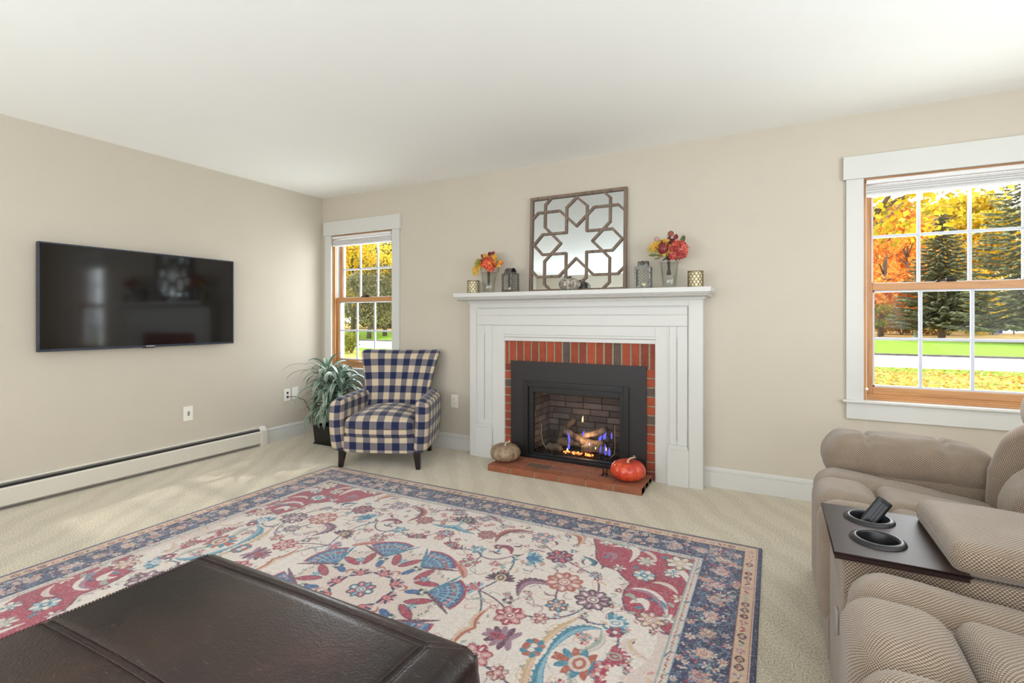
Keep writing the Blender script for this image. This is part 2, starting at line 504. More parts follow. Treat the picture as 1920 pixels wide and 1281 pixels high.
b.box(0, .85, YF - WT, YF, 0, H + .1); b.box(2.25, x0, YF - WT, YF, 0, H + .1); b.box(.85, 2.25, YF - WT, YF, 1.85, H + .1); b.box(.85, 2.25, YF - WT, YF, 0, .7); b.box(x1, XR, YF - WT, YF, 0, H + .1); b.box(x0, x1, YF - WT, YF, 2.2, H + .1); b.box(x0, x1, YF - WT, YF, 0, 0.7)
struct(b.build('wall_front', M['wall']))
struct(MB().box(-WT, XR + WT, YF - WT, WT, H, H + .1).build('ceiling', M['ceiling']), 'smooth white ceiling')
struct(MB().box(-WT, XR + WT, YF - WT, WT, -0.1, 0).build('floor', M['carpet']), 'beige cut pile carpet with vacuum strokes')

# baseboards
def baseboard(name, x0, x1, side='back'):
    b = MB()
    prof = [(0, 0), (0.015, 0), (0.015, 0.098), (0.009, 0.101), (0.009, 0.106), (0.013, 0.109), (0.013, 0.120), (0.007, 0.123), (0.007, 0.128), (0.003, 0.135), (0, 0.136)]
    if side == 'back':
        Mx = Matrix(((0, 0, 1, 0), (-1, 0, 0, 0), (0, 1, 0, 0), (0, 0, 0, 1)))   # (px,pz,len)->(x=len,y=-px,z=pz)
    else:
        Mx = Matrix(((1, 0, 0, 0), (0, 0, 1, 0), (0, 1, 0, 0), (0, 0, 0, 1)))
    b.prism(prof, x0, x1, mat=Mx)
    return struct(b.build(name, M['white']), 'white moulded baseboard')
baseboard('baseboard_back', 0.0, 1.915); baseboard('baseboard_back', 3.80, XR); baseboard('baseboard_left', -0.70, 0.0, 'left'); baseboard('baseboard_left', YF, -3.6, 'left')

# ---------------------------------------------------------------- the two double-hung windows of the fireplace wall
def window(name, x0, x1, label, sx=None):
    z0, z1 = WZ
    root = struct(thing(name, label, None, (x0, 0, 0))); 
    dx = lambda *a: [v - x0 for v in a]
    w_ = x1 - x0
    # white casing
    ch = 0.090
    b = MB()
    b.box(-ch, 0, -.020, 0.0, z0, z1); b.box(w_, w_ + ch, -.020, 0.0, z0, z1)
    b.build('casing', M['white'], root, bevel=.002)
    MB().box(-ch - .016 if x0 > 1 else -ch - .016, w_ + ch + .016, -.028, 0.0, z1, z1 + .142).build('head_casing', M['white'], root, bevel=.002)
    b = MB(); b.box(-ch - .022, w_ + ch + .022, -.05, 0.006, z0 - .004, z0 + .012); b.build('stool', M['white'], root, bevel=.004)
    MB().box(-ch, w_ + ch, -.022, 0.0, z0 - .108, z0 - .006).build('apron', M['white'], root, bevel=.003)
    # pine jambs and sill inside the opening
    b = MB(); b.box(0, .010, .0, WT, z0, z1); b.box(w_ - .010, w_, .0, WT, z0, z1)
    b.box(.010, .022, .012, .040, z0, z1); b.box(w_ - .022, w_ - .010, .012, .040, z0, z1)
    b.build('jamb', M['oak_v'], root, bevel=.001)
    b = MB(); b.box(.010, w_ - .010, .0, WT, z1 - .010, z1); b.box(.010, w_ - .010, .006, WT, z0 + .012, z0 + .024); b.box(.010, w_ - .010, .016, WT, z0 + .024, z0 + .036)
    b.box(.010, w_ - .010, .028, WT, z0 + .036, z0 + .046)
    b.build('sill', M['oak_h'], root, bevel=.001)
    b = MB(); b.box(.010, .016, .078, .084, z0 + .04, z1 - .01); b.box(.010, .014, .126, .15, z0 + .04, z1 - .01); b.box(w_ - .016, w_ - .010, .078, .084, z0 + .04, z1 - .01); b.box(.0101, .0125, .040, .15, z0 + .04, z1 - .01); b.box(w_ - .0125, w_ - .0101, .040, .15, z0 + .04, z1 - .01)
    b.build('jamb_liner', M['grille'], root)
    zm = 1.345
    def sash(nm, yf, yb, za, zb, rb, rt, st):
        s_ = MB().box(.012, .012 + st, yf, yb, za, zb).box(w_ - .012 - st, w_ - .012, yf, yb, za, zb).build(nm, M['oak_v'], root, bevel=.002)
        b = MB(); b.box(.012 + st, w_ - .012 - st, yf, yb, za, za + rb); b.box(.012 + st, w_ - .012 - st, yf, yb, zb - rt, zb)
        b.build('rail', M['oak_h'], s_, bevel=.002)
        gx0, gx1, gz0, gz1 = .012 + st, w_ - .012 - st, za + rb, zb - rt
        ym = (yf + yb) / 2 + .004
        b = MB(); t = .010
        # white glazing bead around the pane
        b.box(gx0, gx0 + t, ym - .012, ym + .014, gz0, gz1); b.box(gx1 - t, gx1, ym - .012, ym + .014, gz0, gz1)
        b.box(gx0, gx1, ym - .012, ym + .014, gz0, gz0 + t); b.box(gx0, gx1, ym - .012, ym + .014, gz1 - t, gz1)
        b.build('glazing_bead', M['grille'], s_)
        b = MB(); g = .0085
        for k in (1, 2):
            xx = gx0 + (gx1 - gx0) * k / 3; b.box(xx - g, xx + g, ym - .008, ym + .008, gz0, gz1)
        zz = (gz0 + gz1) / 2; b.box(gx0, gx1, ym - .0075, ym + .0075, zz - g, zz + g)
        b.build('muntin_grille', M['grille'], s_, bevel=.002)
        MB().box(gx0, gx1, ym + .0090, ym + .0105, gz0, gz1).build('pane', M['glass'], s_)
        return s_
    sash('lower_sash', .040, .078, z0 + .046, zm + .045, .044, .044, .042)
    sash('upper_sash', .084, .122, zm - .002, z1 - .010, .044, .040, .042)
    b = MB(); b.box(w_ / 2 - .05, w_ / 2 - .03, .040, .075, zm + .045, zm + .052); b.box(w_ / 2 - .045, w_ / 2 + .03, .045, .060, zm + .052, zm + .058)
    b.box(w_ / 2 + .00, w_ / 2 + .045, .05, .07, zm + .045, zm + .066)
    b.build('sash_lock', M['iron'], root, bevel=.001)
    return root
window('window_1', *W1, 'narrow double hung window beside the corner, behind the plaid armchair')
window('window_2', *W2, 'double hung window above the recliner sofa')

def blind(x0, x1, label, cord):
    zt = 2.022
    t = thing('cellular_blind', label, 'blind', ((x0 + x1) / 2, 0.012, 1.93), group=None)
    w_ = (x1 - x0) / 2 - .014
    b = MB(); b.box(-w_, w_, -.030, .022, .066, .092); b.build('headrail', M['blind'], t, bevel=.004)
    b = MB()
    for k in range(4):
        z = .012 + k * .0135
        b.prism([(-.022 + 0.002 * (k % 2), z), (-.014, z - .0055), (.014, z - .0055), (.020, z), (.014, z + .0055), (-.014, z + .0055)], -w_, w_,
                mat=Matrix(((0, 0, 1, 0), (1, 0, 0, 0), (0, 1, 0, 0), (0, 0, 0, 1))))
    b.build('folded_shade', M['blind'], t)
    MB().box(-w_, w_, -.024, .02, -.008, .006).build('bottom_rail', M['blind'], t, bevel=.003)
    if cord:
        s = MB(); X = -w_ - .004
        s.tube([(X, -.045, .07), (X, -.048, -.4), (X, -.068, -1.18)], .0016, 6)
        s.tube([(X - .002, -.068, -1.18), (X - .004, -.074, -1.30), (X - .005, -.074, -1.43)], .0009, 6)
        co = s.build('pull_cord', M['cord'], t)
        MB().lathe([(.001, -.009), (.0075, -.006), (.009, .0), (.0065, .006), (.002, .010)], 12, (X, -.068, -1.185)).build('cord_bead', M['plate'], co, smooth=True)
    return t
blind(*W1, 'raised white cellular blind at the top of the left window', False)
blind(*W2, 'raised white cellular blind with pull cord in the right window', True)

# ---------------------------------------------------------------- television on the left wall
def tv():
    t = thing('television', 'large black flat screen television mounted on the left wall', 'television', (0, -1.675, 0.957))
    hw, hh = 0.652, 0.713
    MB().box(.032, .058, -hw, hw, 0, hh).build('housing', M['black'], t, bevel=.003)
    b = MB(); e = .009
    b.box(.058, .064, -hw, hw, 0, .016); b.box(.058, .064, -hw, hw, hh - e, hh); b.box(.058, .064, -hw, -hw + e, .016, hh - e); b.box(.058, .064, hw - e, hw, .016, hh - e)
    m = NT('bezel_metal'); m.set(Base_Color=m.ramp(m.noise(30), [(0.3, S(60, 66, 78)), (0.7, S(74, 80, 94))]), Metallic=.6, Roughness=.3)
    b.build('bezel', m.m, t)
    sm = NT('tv_screen'); sm.set(Base_Color=sm.ramp(sm.noise(4), [(0.3, S(16, 15, 16)), (0.7, S(20, 19, 20))]), Roughness=0.07); sm.b.inputs['Specular IOR Level'].default_value = 0.6
    MB().box(.0575, .0605, -hw + e, hw - e, .016, hh - e).build('screen', sm.m, t)
    b = MB()
    b.box(.0, .032, -.25, .25, .22, .27); b.box(.0, .032, -.25, .25, .45, .50); b.box(.0, .030, -.03, .03, .2, .52)
    b.build('wall_bracket', M['iron'], t)
    MB().box(.050, .0635, -.05, .03, -.006, .001).build('sensor', M['black'], t, bevel=.001)
    tx = bpy.data.curves.new('brand_text', 'FONT'); tx.body = 'SAMSUNG'; tx.size = .013; tx.align_x = 'CENTER'; tx.extrude = .0003
    o = bpy.data.objects.new('brand_mark', tx); COL.objects.link(o)
    dg = bpy.context.evaluated_depsgraph_get(); dg.update()
    me = bpy.data.meshes.new_from_object(o.evaluated_get(dg)); bpy.data.objects.remove(o)
    o = bpy.data.objects.new('brand_mark', me); COL.objects.link(o); me.materials.clear(); me.materials.append(M['plate']); o.parent = t
    o.matrix_basis = Matrix.Translation((.0643, 0, .004)) @ Matrix(((0, 0, 1, 0), (1, 0, 0, 0), (0, 1, 0, 0), (0, 0, 0, 1)))
tv()

# ---------------------------------------------------------------- baseboard heater
def heater():
    y1_, y0_ = -0.70, -3.6
    t = thing('baseboard_heater', 'long cream metal baseboard heater running along the left wall', 'heater', (0, 0, 0))
    P = Matrix(((1, 0, 0, 0), (0, 0, 1, 0), (0, 1, 0, 0), (0, 0, 0, 1)))
    MB().prism([(.062, .030), (.066, .026), (.068, .030), (.068, .128), (.060, .138), (.058, .136), (.064, .127), (.064, .034)], y0_, y1_ - .055, mat=P).build('front_cover', M['offwhite'], t)
    MB().prism([(.0, .0), (.004, .0), (.004, .155), (.030, .166), (.034, .160), (.036, .162), (.032, .172), (.0, .172)], y0_, y1_ - .055, mat=P).build('back_panel', M['offwhite'], t)
    MB().prism([(.038, .146), (.052, .138), (.054, .142), (.040, .151)], y0_, y1_ - .055, mat=P).build('damper', M['slot'], t)
    MB().box(.006, .058, y0_, y1_ - .06, .045, .095).build('heating_element', M['slot'], t)
    b = MB()
    b.prism([(0, 0), (.072, 0), (.072, .130), (.058, .148), (.036, .176), (0, .176)], y1_ - .062, y1_, mat=P); b.build('end_cap', M['offwhite'], t, bevel=.003)
heater()

# ---------------------------------------------------------------- wall plates
def wall_plate(label, kind, loc, rz, group=None):
    t = thing('wall_outlet' if kind == 'duplex' else ('wall_jack' if kind != 'blank' else 'wall_plate'), label, 'outlet' if kind == 'duplex' else 'wall plate', loc, rz, group)
    # local: x across, y- out of the wall, z up
    MB().box(-.037, .037, -.006, 0, -.059, .059).build('plate', M['plate'], t, bevel=.003)
    if kind == 'duplex':
        for s in (-1, 1):
            so = MB().lathe([(.0, -.0085), (.0165, -.0085), (.0175, -.006), (.0175, 0)][::-1], 20, (0, 0, 0), mat=T(0, 0, s * .020) @ RX(PI / 2) @ Matrix.Scale(-1, 4, (0, 0, 1)), cap=False).build('socket', M['plate'], t)
            for q in ((-.0075, -.0052, .001, .008), (.0052, .0075, .001, .008), (-.002, .002, -.010, -.006)):
                MB().box(q[0], q[1], -.0092, -.0084, s * .02 + q[2], s * .02 + q[3]).build('slot', M['slot'], so)
    elif kind == 'decora':
        MB().box(-.017, .017, -.008, -.006, -.034, .034).build('insert', M['plate'], t, bevel=.002)
        MB().box(-.009, .009, -.0092, -.008, -.018, .018).build('opening', plain('grey_insert', S(150, 146, 138), .5), t)
    elif kind == 'jack':
        MB().box(-.010, .010, -.0085, -.006, .010, .030).build('jack', M['slot'], t, bevel=.001); MB().box(-.010, .010, -.0085, -.006, -.030, -.010).build('jack', M['slot'], t, bevel=.001)
    return t
wall_plate('white duplex outlet on the wall between the plaid armchair and the mantel', 'duplex', (1.682, 0, .427), 0)
wall_plate('ivory plate with grey centre on the wall below the television', 'decora', (0, -1.369, .398), PI / 2)
wall_plate('ivory jack plate with two dark ports near the room corner', 'jack', (0, -.435, .423), PI / 2)
wall_plate('blank ivory wall plate half hidden behind the potted plant leaves', 'blank', (0, -.345, .430), PI / 2)
cb = MB(); cb.tube([(.006, -.435, .403), (.03, -.42, .405), (.06, -.38, .40), (.08, -.30, .36), (.07, -.2, .20), (.05, -.15, .02)], .0032, 8)
tag(cb.build('cable', M['black'], None, smooth=True), 'thin black cable plugged into the jack plate and running behind the plant', 'cable')

# ---------------------------------------------------------------- fireplace: mantel, brick, gas insert, hearth
def mantel():
    t = thing('fireplace_mantel', 'white painted wooden fireplace mantel with panelled pilasters and moulded shelf', 'mantel', (2.86, 0, 0))
    ox = -2.86
    def B(mb, x0, x1, y0, y1, z0, z1): mb.box(x0 + ox, x1 + ox, y0, y1, z0, z1)
    xl, xr = 1.915, 3.80; il, ir = 2.245, 3.478; top = 1.325; ob = 0.995
    b = MB()   # carcass behind the boards
    B(b, xl + .004, 2.213, -.094, 0, 0, top); B(b, 3.502, xr - .004, -.094, 0, 0, top); B(b, 2.213, 3.502, -.094, 0, 1.032, top); B(b, 2.213, il, -.094, -.0895, 0, 1.032); B(b, ir, 3.502, -.094, -.0895, 0, 1.032)
    b.build('carcass', M['white'], t)
    b = MB()   # outer frame boards
    B(b, xl, 1.976, -.112, 0, 0, top); B(b, 3.708, xr, -.112, 0, 0, top); B(b, 1.976, 3.708, -.112, -.09, 1.263, top)
    b.build('outer_frame', M['white'], t, bevel=.002)
    def pil(xa, xb, gx):
        b = MB()
        B(b, xa, gx - .004, -.110, -.09, .285, 1.118); B(b, gx + .004, xb, -.110, -.09, .285, 1.118)
        B(b, gx - .004, gx + .004, -.110, -.09, .285, .32); B(b, gx - .004, gx + .004, -.110, -.09, 1.04, 1.118)
        B(b, gx - .004, gx + .004, -.102, -.09, .32, 1.04)
        p = b.build('pilaster', M['white'], t, bevel=.0025)
        b = MB(); B(b, xa - .012, xb + .012, -.122, -.06, 0, .255)
        x0, x1 = xa + ox, xb + ox
        b.prism([(x0 - .012, .255), (x1 + .012, .255), (x1, .285), (x0, .285)], .06, .121, mat=Matrix(((1, 0, 0, 0), (0, 0, -1, 0), (0, 1, 0, 0), (0, 0, 0, 1))))
        b.build('plinth', M['white'], t, bevel=.002)
    pil(1.988, 2.126, 2.060); pil(3.578, 3.697, 3.628)
    b = MB()   # lintel with a long groove
    B(b, 1.988, 3.697, -.110, -.09, 1.2015, 1.252); B(b, 1.988, 3.697, -.110, -.09, 1.120, 1.1965)
    B(b, 1.988, 2.199, -.110, -.09, 1.1965, 1.2015); B(b, 3.472, 3.697, -.110, -.09, 1.1965, 1.2015); B(b, 2.199, 3.472, -.105, -.09, 1.1965, 1.2015)
    b.build('lintel', M['white'], t, bevel=.0015)
    b = MB()   # bevelled strip between outer frame and pilasters / lintel
    b.prism([(1.976 + ox, .106), (1.976 + ox, .09), (1.988 + ox, .09), (1.986 + ox, .098)], 0.0, 1.263, mat=Matrix(((1, 0, 0, 0), (0, -1, 0, 0), (0, 0, 1, 0), (0, 0, 0, 1))))
    B(b, 2.126, 2.134, -.104, -.09, 0.28, 1.118)
    b.build('bevel_strip', M['white'], t); b = MB(); B(b, 3.566, 3.578, -.104, -.09, .28, 1.118); b.build('bevel_strip', M['white'], t)
    b = MB()   # inner face boards round the opening
    B(b, 2.126, il, -.098, -.0925, 0, 1.116); B(b, ir, 3.578, -.098, -.0925, 0, 1.116); B(b, il, ir, -.098, -.0925, 1.042, 1.116)
    b.build('inner_frame', M['white'], t, bevel=.002)
    b = MB(); B(b, il - .006, ir + .006, -.104, -.0925, 1.022, 1.040); B(b, il, ir, -.098, -.0895, .990, 1.020)
    B(b, il, il + .004, -.0925, -.0765, 0, 1.0); B(b, ir - .004, ir, -.0925, -.0765, 0, 1.0)
    b.build('opening_moulding', M['white'], t, bevel=.004)
    def mould(d0, d1, z0, z1, name, e=0):
        """moulding that wraps front and both ends; d = projection from wall, bottom to top"""
        b = MB()
        prof = [(d0, z0), (d1, z1)]
        vs = []
        for d, z in prof:
            k = d - .112
            vs += [(xl - k + ox, 0, z), (xl - k + ox, -d, z), (xr + k + ox, -d, z), (xr + k + ox, 0, z)]
        b.add(vs, [(0, 1, 5, 4), (1, 2, 6, 5), (2, 3, 7, 6), (4, 5, 6, 7), (3, 2, 1, 0)])
        return b
    b = MB()
    def ring(d0, d1, z0, z1, ex=1.0):
        k0, k1 = (d0 - .112) * ex, (d1 - .112) * ex; vs = []
        for d, k, z in ((d0, k0, z0), (d1, k1, z1)):
            vs += [(xl - k + ox, 0, z), (xl - k + ox, -d, z), (xr + k + ox, -d, z), (xr + k + ox, 0, z)]
        b.add(vs, [(0, 4, 5, 1), (1, 5, 6, 2), (2, 6, 7, 3), (4, 7, 6, 5), (3, 0, 1, 2), (0, 3, 7, 4)])
    ring(.128, .128, 1.305, 1.325)
    b.build('bed_mould', M['white'], t, bevel=.002)
    b = MB()
    ex = .43
    ring(.225, .240, 1.322, 1.334, ex); ring(.240, .240, 1.334, 1.340, ex); ring(.250, .256, 1.340, 1.350, ex); ring(.268, .268, 1.350, 1.384, ex)
    b.build('shelf', M['white'], t, bevel=.004)
mantel()

def brick_surround():
    t = thing('brick_surround', 'red brick facing with pale mortar round the fireplace insert', 'brick surround', (2.86, 0, 0)); ox = -2.86
    rnd = random.Random(3)
    # joints are the slab behind the bricks
    b = MB(); b.box(2.215 + ox, 2.44 + ox, -.078, 0, 0, 1.03); b.box(3.25 + ox, 3.50 + ox, -.078, 0, 0, 1.03); b.box(2.44 + ox, 3.25 + ox, -.078, 0, .62, 1.03)
    b.build('mortar', M['mortar'], t)
    b = MB(); b.hastint = True
    n = 19; p = (3.50 - 2.215) / n
    for k in range(n):
        x = 2.215 + p * k; tn = rnd.uniform(.25, 1.0)
        if k in (8, 14): tn = rnd.uniform(0, .08)
        b.box(x + .008 + ox, x + p - .008 + rnd.uniform(-.002, .002) + ox, -.085 - rnd.uniform(0, .003), -.06, .805, 1.018, tint=tn)
    for s in (0, 1):
        k = 0; z = .006
        while z < .78:
            tn = rnd.uniform(.25, 1.0)
            if (s, k) in ((0, 9), (1, 6), (1, 9)): tn = .05
            xa, xb = (2.216, 2.345) if s == 0 else (3.372, 3.499)
            b.box(xa + ox, xb + ox, -.085 - rnd.uniform(0, .003), -.06, z, z + .056, tint=tn)
            z += .0672; k += 1
    b.build('bricks', M['brick'], t, bevel=.003)
brick_surround()

def hearth():
    t = thing('brick_hearth', 'low red brick hearth slab on the carpet below the fire', 'hearth', (2.865, -.24, 0))
    rnd = random.Random(5); X0, X1, Y0, Y1 = 2.275 - 2.865, 3.462 - 2.865, -.425 + .24, -.105 + .24
    MB().box(X0 + .004, X1 - .004, Y0 + .006, Y1, 0, .044).build('mortar_bed', M['mortar'], t)
    b = MB(); b.hastint = True
    n = 6; p = (X1 - X0) / n
    for k in range(n):
        b.box(X0 + p * k + .004, X0 + p * (k + 1) - .004, Y0, Y0 + .095, .002, .050, tint=rnd.uniform(.3, .7))
    rows = [(Y0 + .103, Y0 + .198, 0.35), (Y0 + .206, Y0 + .301, 0.0), (Y0 + .309, Y0 + .319, .5)]
    for r, (a, c, off) in enumerate(rows):
        k = -1
        while X0 + (k + off) * p < X1:
            xa = max(X0, X0 + (k + off) * p); xb = min(X1, X0 + (k + 1 + off) * p)
            if xb - xa > .02:
                tn = .05 if (r == 0 and k == 1) else rnd.uniform(.5, 1.0)
                b.box(xa + .004, xb - .004, a, c, .01, .0495, tint=tn)
            k += 1
    b.build('bricks', M['hbrick'], t, bevel=.004)
hearth()

def insert():
    t = thing('gas_fireplace_insert', 'black steel gas fireplace insert with glass front and lit logs', 'fireplace', (2.845, 0, 0)); ox = -2.845
    x0, x1 = 2.309, 3.415; zt = .827
    fx0, fx1, fz0, fz1 = 2.513, 3.217, .092, .581
    b = MB(); y0, y1 = -.102, -.089
    b.box(x0 + ox, 2.44 + ox, y0, y1, .051, zt); b.box(3.26 + ox, x1 + ox, y0, y1, .051, zt); b.box(2.44 + ox, 3.26 + ox, y0, y1, .63, zt)
    b.build('surround_panel', M['insert'], t)
    b = MB(); a0, a1, c0, c1 = 2.430, 3.291, .052, .670
    w_ = .040
    b.box(a0 + ox, a0 + w_ + ox, -.116, -.09, c0, c1); b.box(a1 - w_ + ox, a1 + ox, -.116, -.09, c0, c1)
    b.box(a0 + w_ + ox, a1 - w_ + ox, -.116, -.09, c1 - w_ - .006, c1); b.box(a0 + w_ + ox, a1 - w_ + ox, -.114, -.09, c0, c0 + .028)
    b.build('front_frame', M['insert2'], t, bevel=.003)
    b = MB()
    b.box(a0 + w_ + ox, fx0 + ox, -.098, -.07, c0 + .028, c1 - w_); b.box(fx1 + ox, a1 - w_ + ox, -.098, -.07, c0 + .028, c1 - w_)
    b.box(fx0 + ox, fx1 + ox, -.098, -.07, fz1, c1 - w_); b.box(fx0 + ox, fx1 + ox, -.098, -.07, c0 + .028, fz0)
    b.build('glass_frame', M['black'], t, bevel=.002)
    MB().box(fx0 - .004 + ox, fx1 + .004 + ox, -.082, -.078, fz0 - .004, fz1 + .004).build('glass', M['fire_glass'], t)
    # firebox: five walls open to the front, lined with soot-darkened brick
    D = .34; X0, X1 = 2.462 + ox, 3.235 + ox
    b = MB(); b.box(X0 - .01, X1 + .01, D, D + .02, .03, .62); b.box(X0 - .02, X0, -.070, D, .03, .62); b.box(X1, X1 + .02, -.070, D, .03, .62); b.box(X0, X1, -.070, D, .60, .62); b.box(X0, X1, -.070, D, .045, .078)
    fb = b.build('firebox', M['firemortar'], t)
    b = MB(); b.hastint = True; rnd = random.Random(9)
    z = .085; r = 0
    while z < .59:
        x = X0 - rnd.uniform(0, .15)
        while x < X1:
            xe = x + .165
            xa, xb = max(x, X0), min(xe - .007, X1)
            if xb > xa + .01: b.box(xa, xb, D - .010 - rnd.uniform(0, .006), D, z, min(z + .046, .6), tint=rnd.random())
            x = xe
        for sd in (0, 1):
            y = -.02 - rnd.uniform(0, .1)
            while y < D:
                ya, yb = max(y, -.018), min(y + .13, D - .01)
                if yb > ya + .01:
                    if sd == 0: b.box(X0, X0 + .008 + rnd.uniform(0, .004), ya, yb, z, min(z + .046, .6), tint=rnd.random())
                    else: b.box(X1 - .008 - rnd.uniform(0, .004), X1, ya, yb, z, min(z + .046, .6), tint=rnd.random())
                y += .137
        z += .053; r += 1
    b.build('brick_lining', M['firebrick'], fb, bevel=.003)
    # logs
    def log(pts, r):
        s = MB(); rn = random.Random(len(pts) * 7 + int(r * 1000)); P = [Vector(p) for p in pts]; pp = []; rr = []
        N = 14
        for i in range(N):
            u = i / (N - 1) * (len(P) - 1); k = min(int(u), len(P) - 2); f = u - k
            pp.append(P[k].lerp(P[k + 1], f) + Vector((0, rn.uniform(-.004, .004), rn.uniform(-.005, .005)))); rr.append(r * rn.uniform(.86, 1.12) * (.8 if i in (0, N - 1) else 1))
        s.tube(pp, rr, 12)
        return s.build('log', M['log'], t, smooth=True)
    log([(-.22, .16, .14), (-.05, .15, .16), (.18, .17, .15)], .040)
    log([(-.16, .11, .25), (-.05, .13, .20), (.08, .12, .13)], .028)
    log([(.22, .10, .30), (.08, .13, .24), (-.06, .16, .20)], .027)
    log([(-.28, .06, .115), (-.15, .05, .12)], .03)
    log([(.02, .05, .13), (.14, .06, .15), (.26, .07, .12)], .030)
    log([(-.10, .22, .33), (-.18, .24, .25), (-.24, .22, .16)], .024)
    b = MB(); rn = random.Random(2)
    for k in range(420):
        x = rn.uniform(X0 + .02, X1 - .02); y = rn.uniform(-.01, .12); s_ = rn.uniform(.004, .011)
        b.box(-s_, s_, -s_ * .7, s_ * .7, -s_ * .5, s_ * .6, mat=T(x, y, .082 + rn.uniform(0, .006)) @ RZ(rn.uniform(0, 3)) @ RX(rn.uniform(-.6, .6)))
    tag(b.build('lava_rock', plain('lava_rock_dark', S(62, 54, 48), .9, .3, 60), t), kind='stuff')
    b = MB()
    for k in range(60):
        x = rn.choice([rn.gauss(-.09, .015), rn.gauss(.06, .045), rn.gauss(.09, .03), rn.gauss(-.02, .03)]); y = rn.uniform(.0, .03); s_ = rn.uniform(.003, .009)
        b.box(-s_, s_, -s_ * .7, s_ * .7, -s_ * .5, s_ * .6, mat=T(x, y, .094 + rn.uniform(0, .012)) @ RZ(rn.uniform(0, 3)) @ RX(rn.uniform(-.6, .6)))
    tag(b.build('embers', M['ember'], t), kind='stuff')
    def flame(x, y, z, h, r, mat, lean=0.0, name='flame'):
        s = MB(); pts = []; rr = []
        for i in range(7):
            u = i / 6; pts.append((x + lean * u * u, y, z + h * u)); rr.append(r * (math.sin(PI * min(1, u * .75 + .2)) ** 1.2) * (1 - u) ** .4 + .0006)
        s.tube(pts, rr, 10); return s.build(name, mat, t, smooth=True)
    flame(.000, .14, .325, .055, .009, M['flame_yellow'], .004)
    for x, y, z, h, r, ln in [(-.205, .06, .105, .055, .012, .006), (-.08, .05, .17, .12, .013, -.02), (-.085, .05, .115, .07, .014, 0), (.03, .07, .23, .06, .012, .01), (.08, .05, .14, .07, .018, .02),
                              (.20, .08, .22, .075, .020, .02), (.17, .06, .21, .06, .018, .02), (.225, .04, .11, .11, .017, -.005), (.255, .04, .105, .09, .013, .0), (.18, .04, .12, .08, .013, .01), (.26, .08, .23, .07, .010, 0)]:
        flame(x, y, z, h * .8, r * .85, M['flame_blue'], ln)
    for (x, y, z, h, r) in [(-.09, .03, .095, .035, .010), (.10, .02, .175, .02, .006), (.15, .02, .15, .02, .005), (.235, .02, .15, .025, .005)]:
        flame(x, y, z, h, r, M['flame_yellow'])
    b = MB(); b.tube([(-.315, .02, .30), (-.315, .02, .22), (-.30, .015, .15), (-.265, .01, .105)], .004, 6); b.build('wire', plain('pale_wire', S(170, 150, 120), .5), t, smooth=True); b = MB(); b.tube([(.30, .02, .35), (.305, .02, .2), (.30, .02, .13), (.26, .01, .09)], .003, 6)
    b.build('wire', plain('pale_wire', S(170, 150, 120), .5), t, smooth=True)
    d = bpy.data.lights.new('fire_glow', 'POINT'); d.energy = 1.2; d.color = (1, .62, .35); d.shadow_soft_size = .05
    o = bpy.data.objects.new('fire_glow', d); COL.objects.link(o); o.location = (2.9, .06, .22)
insert()
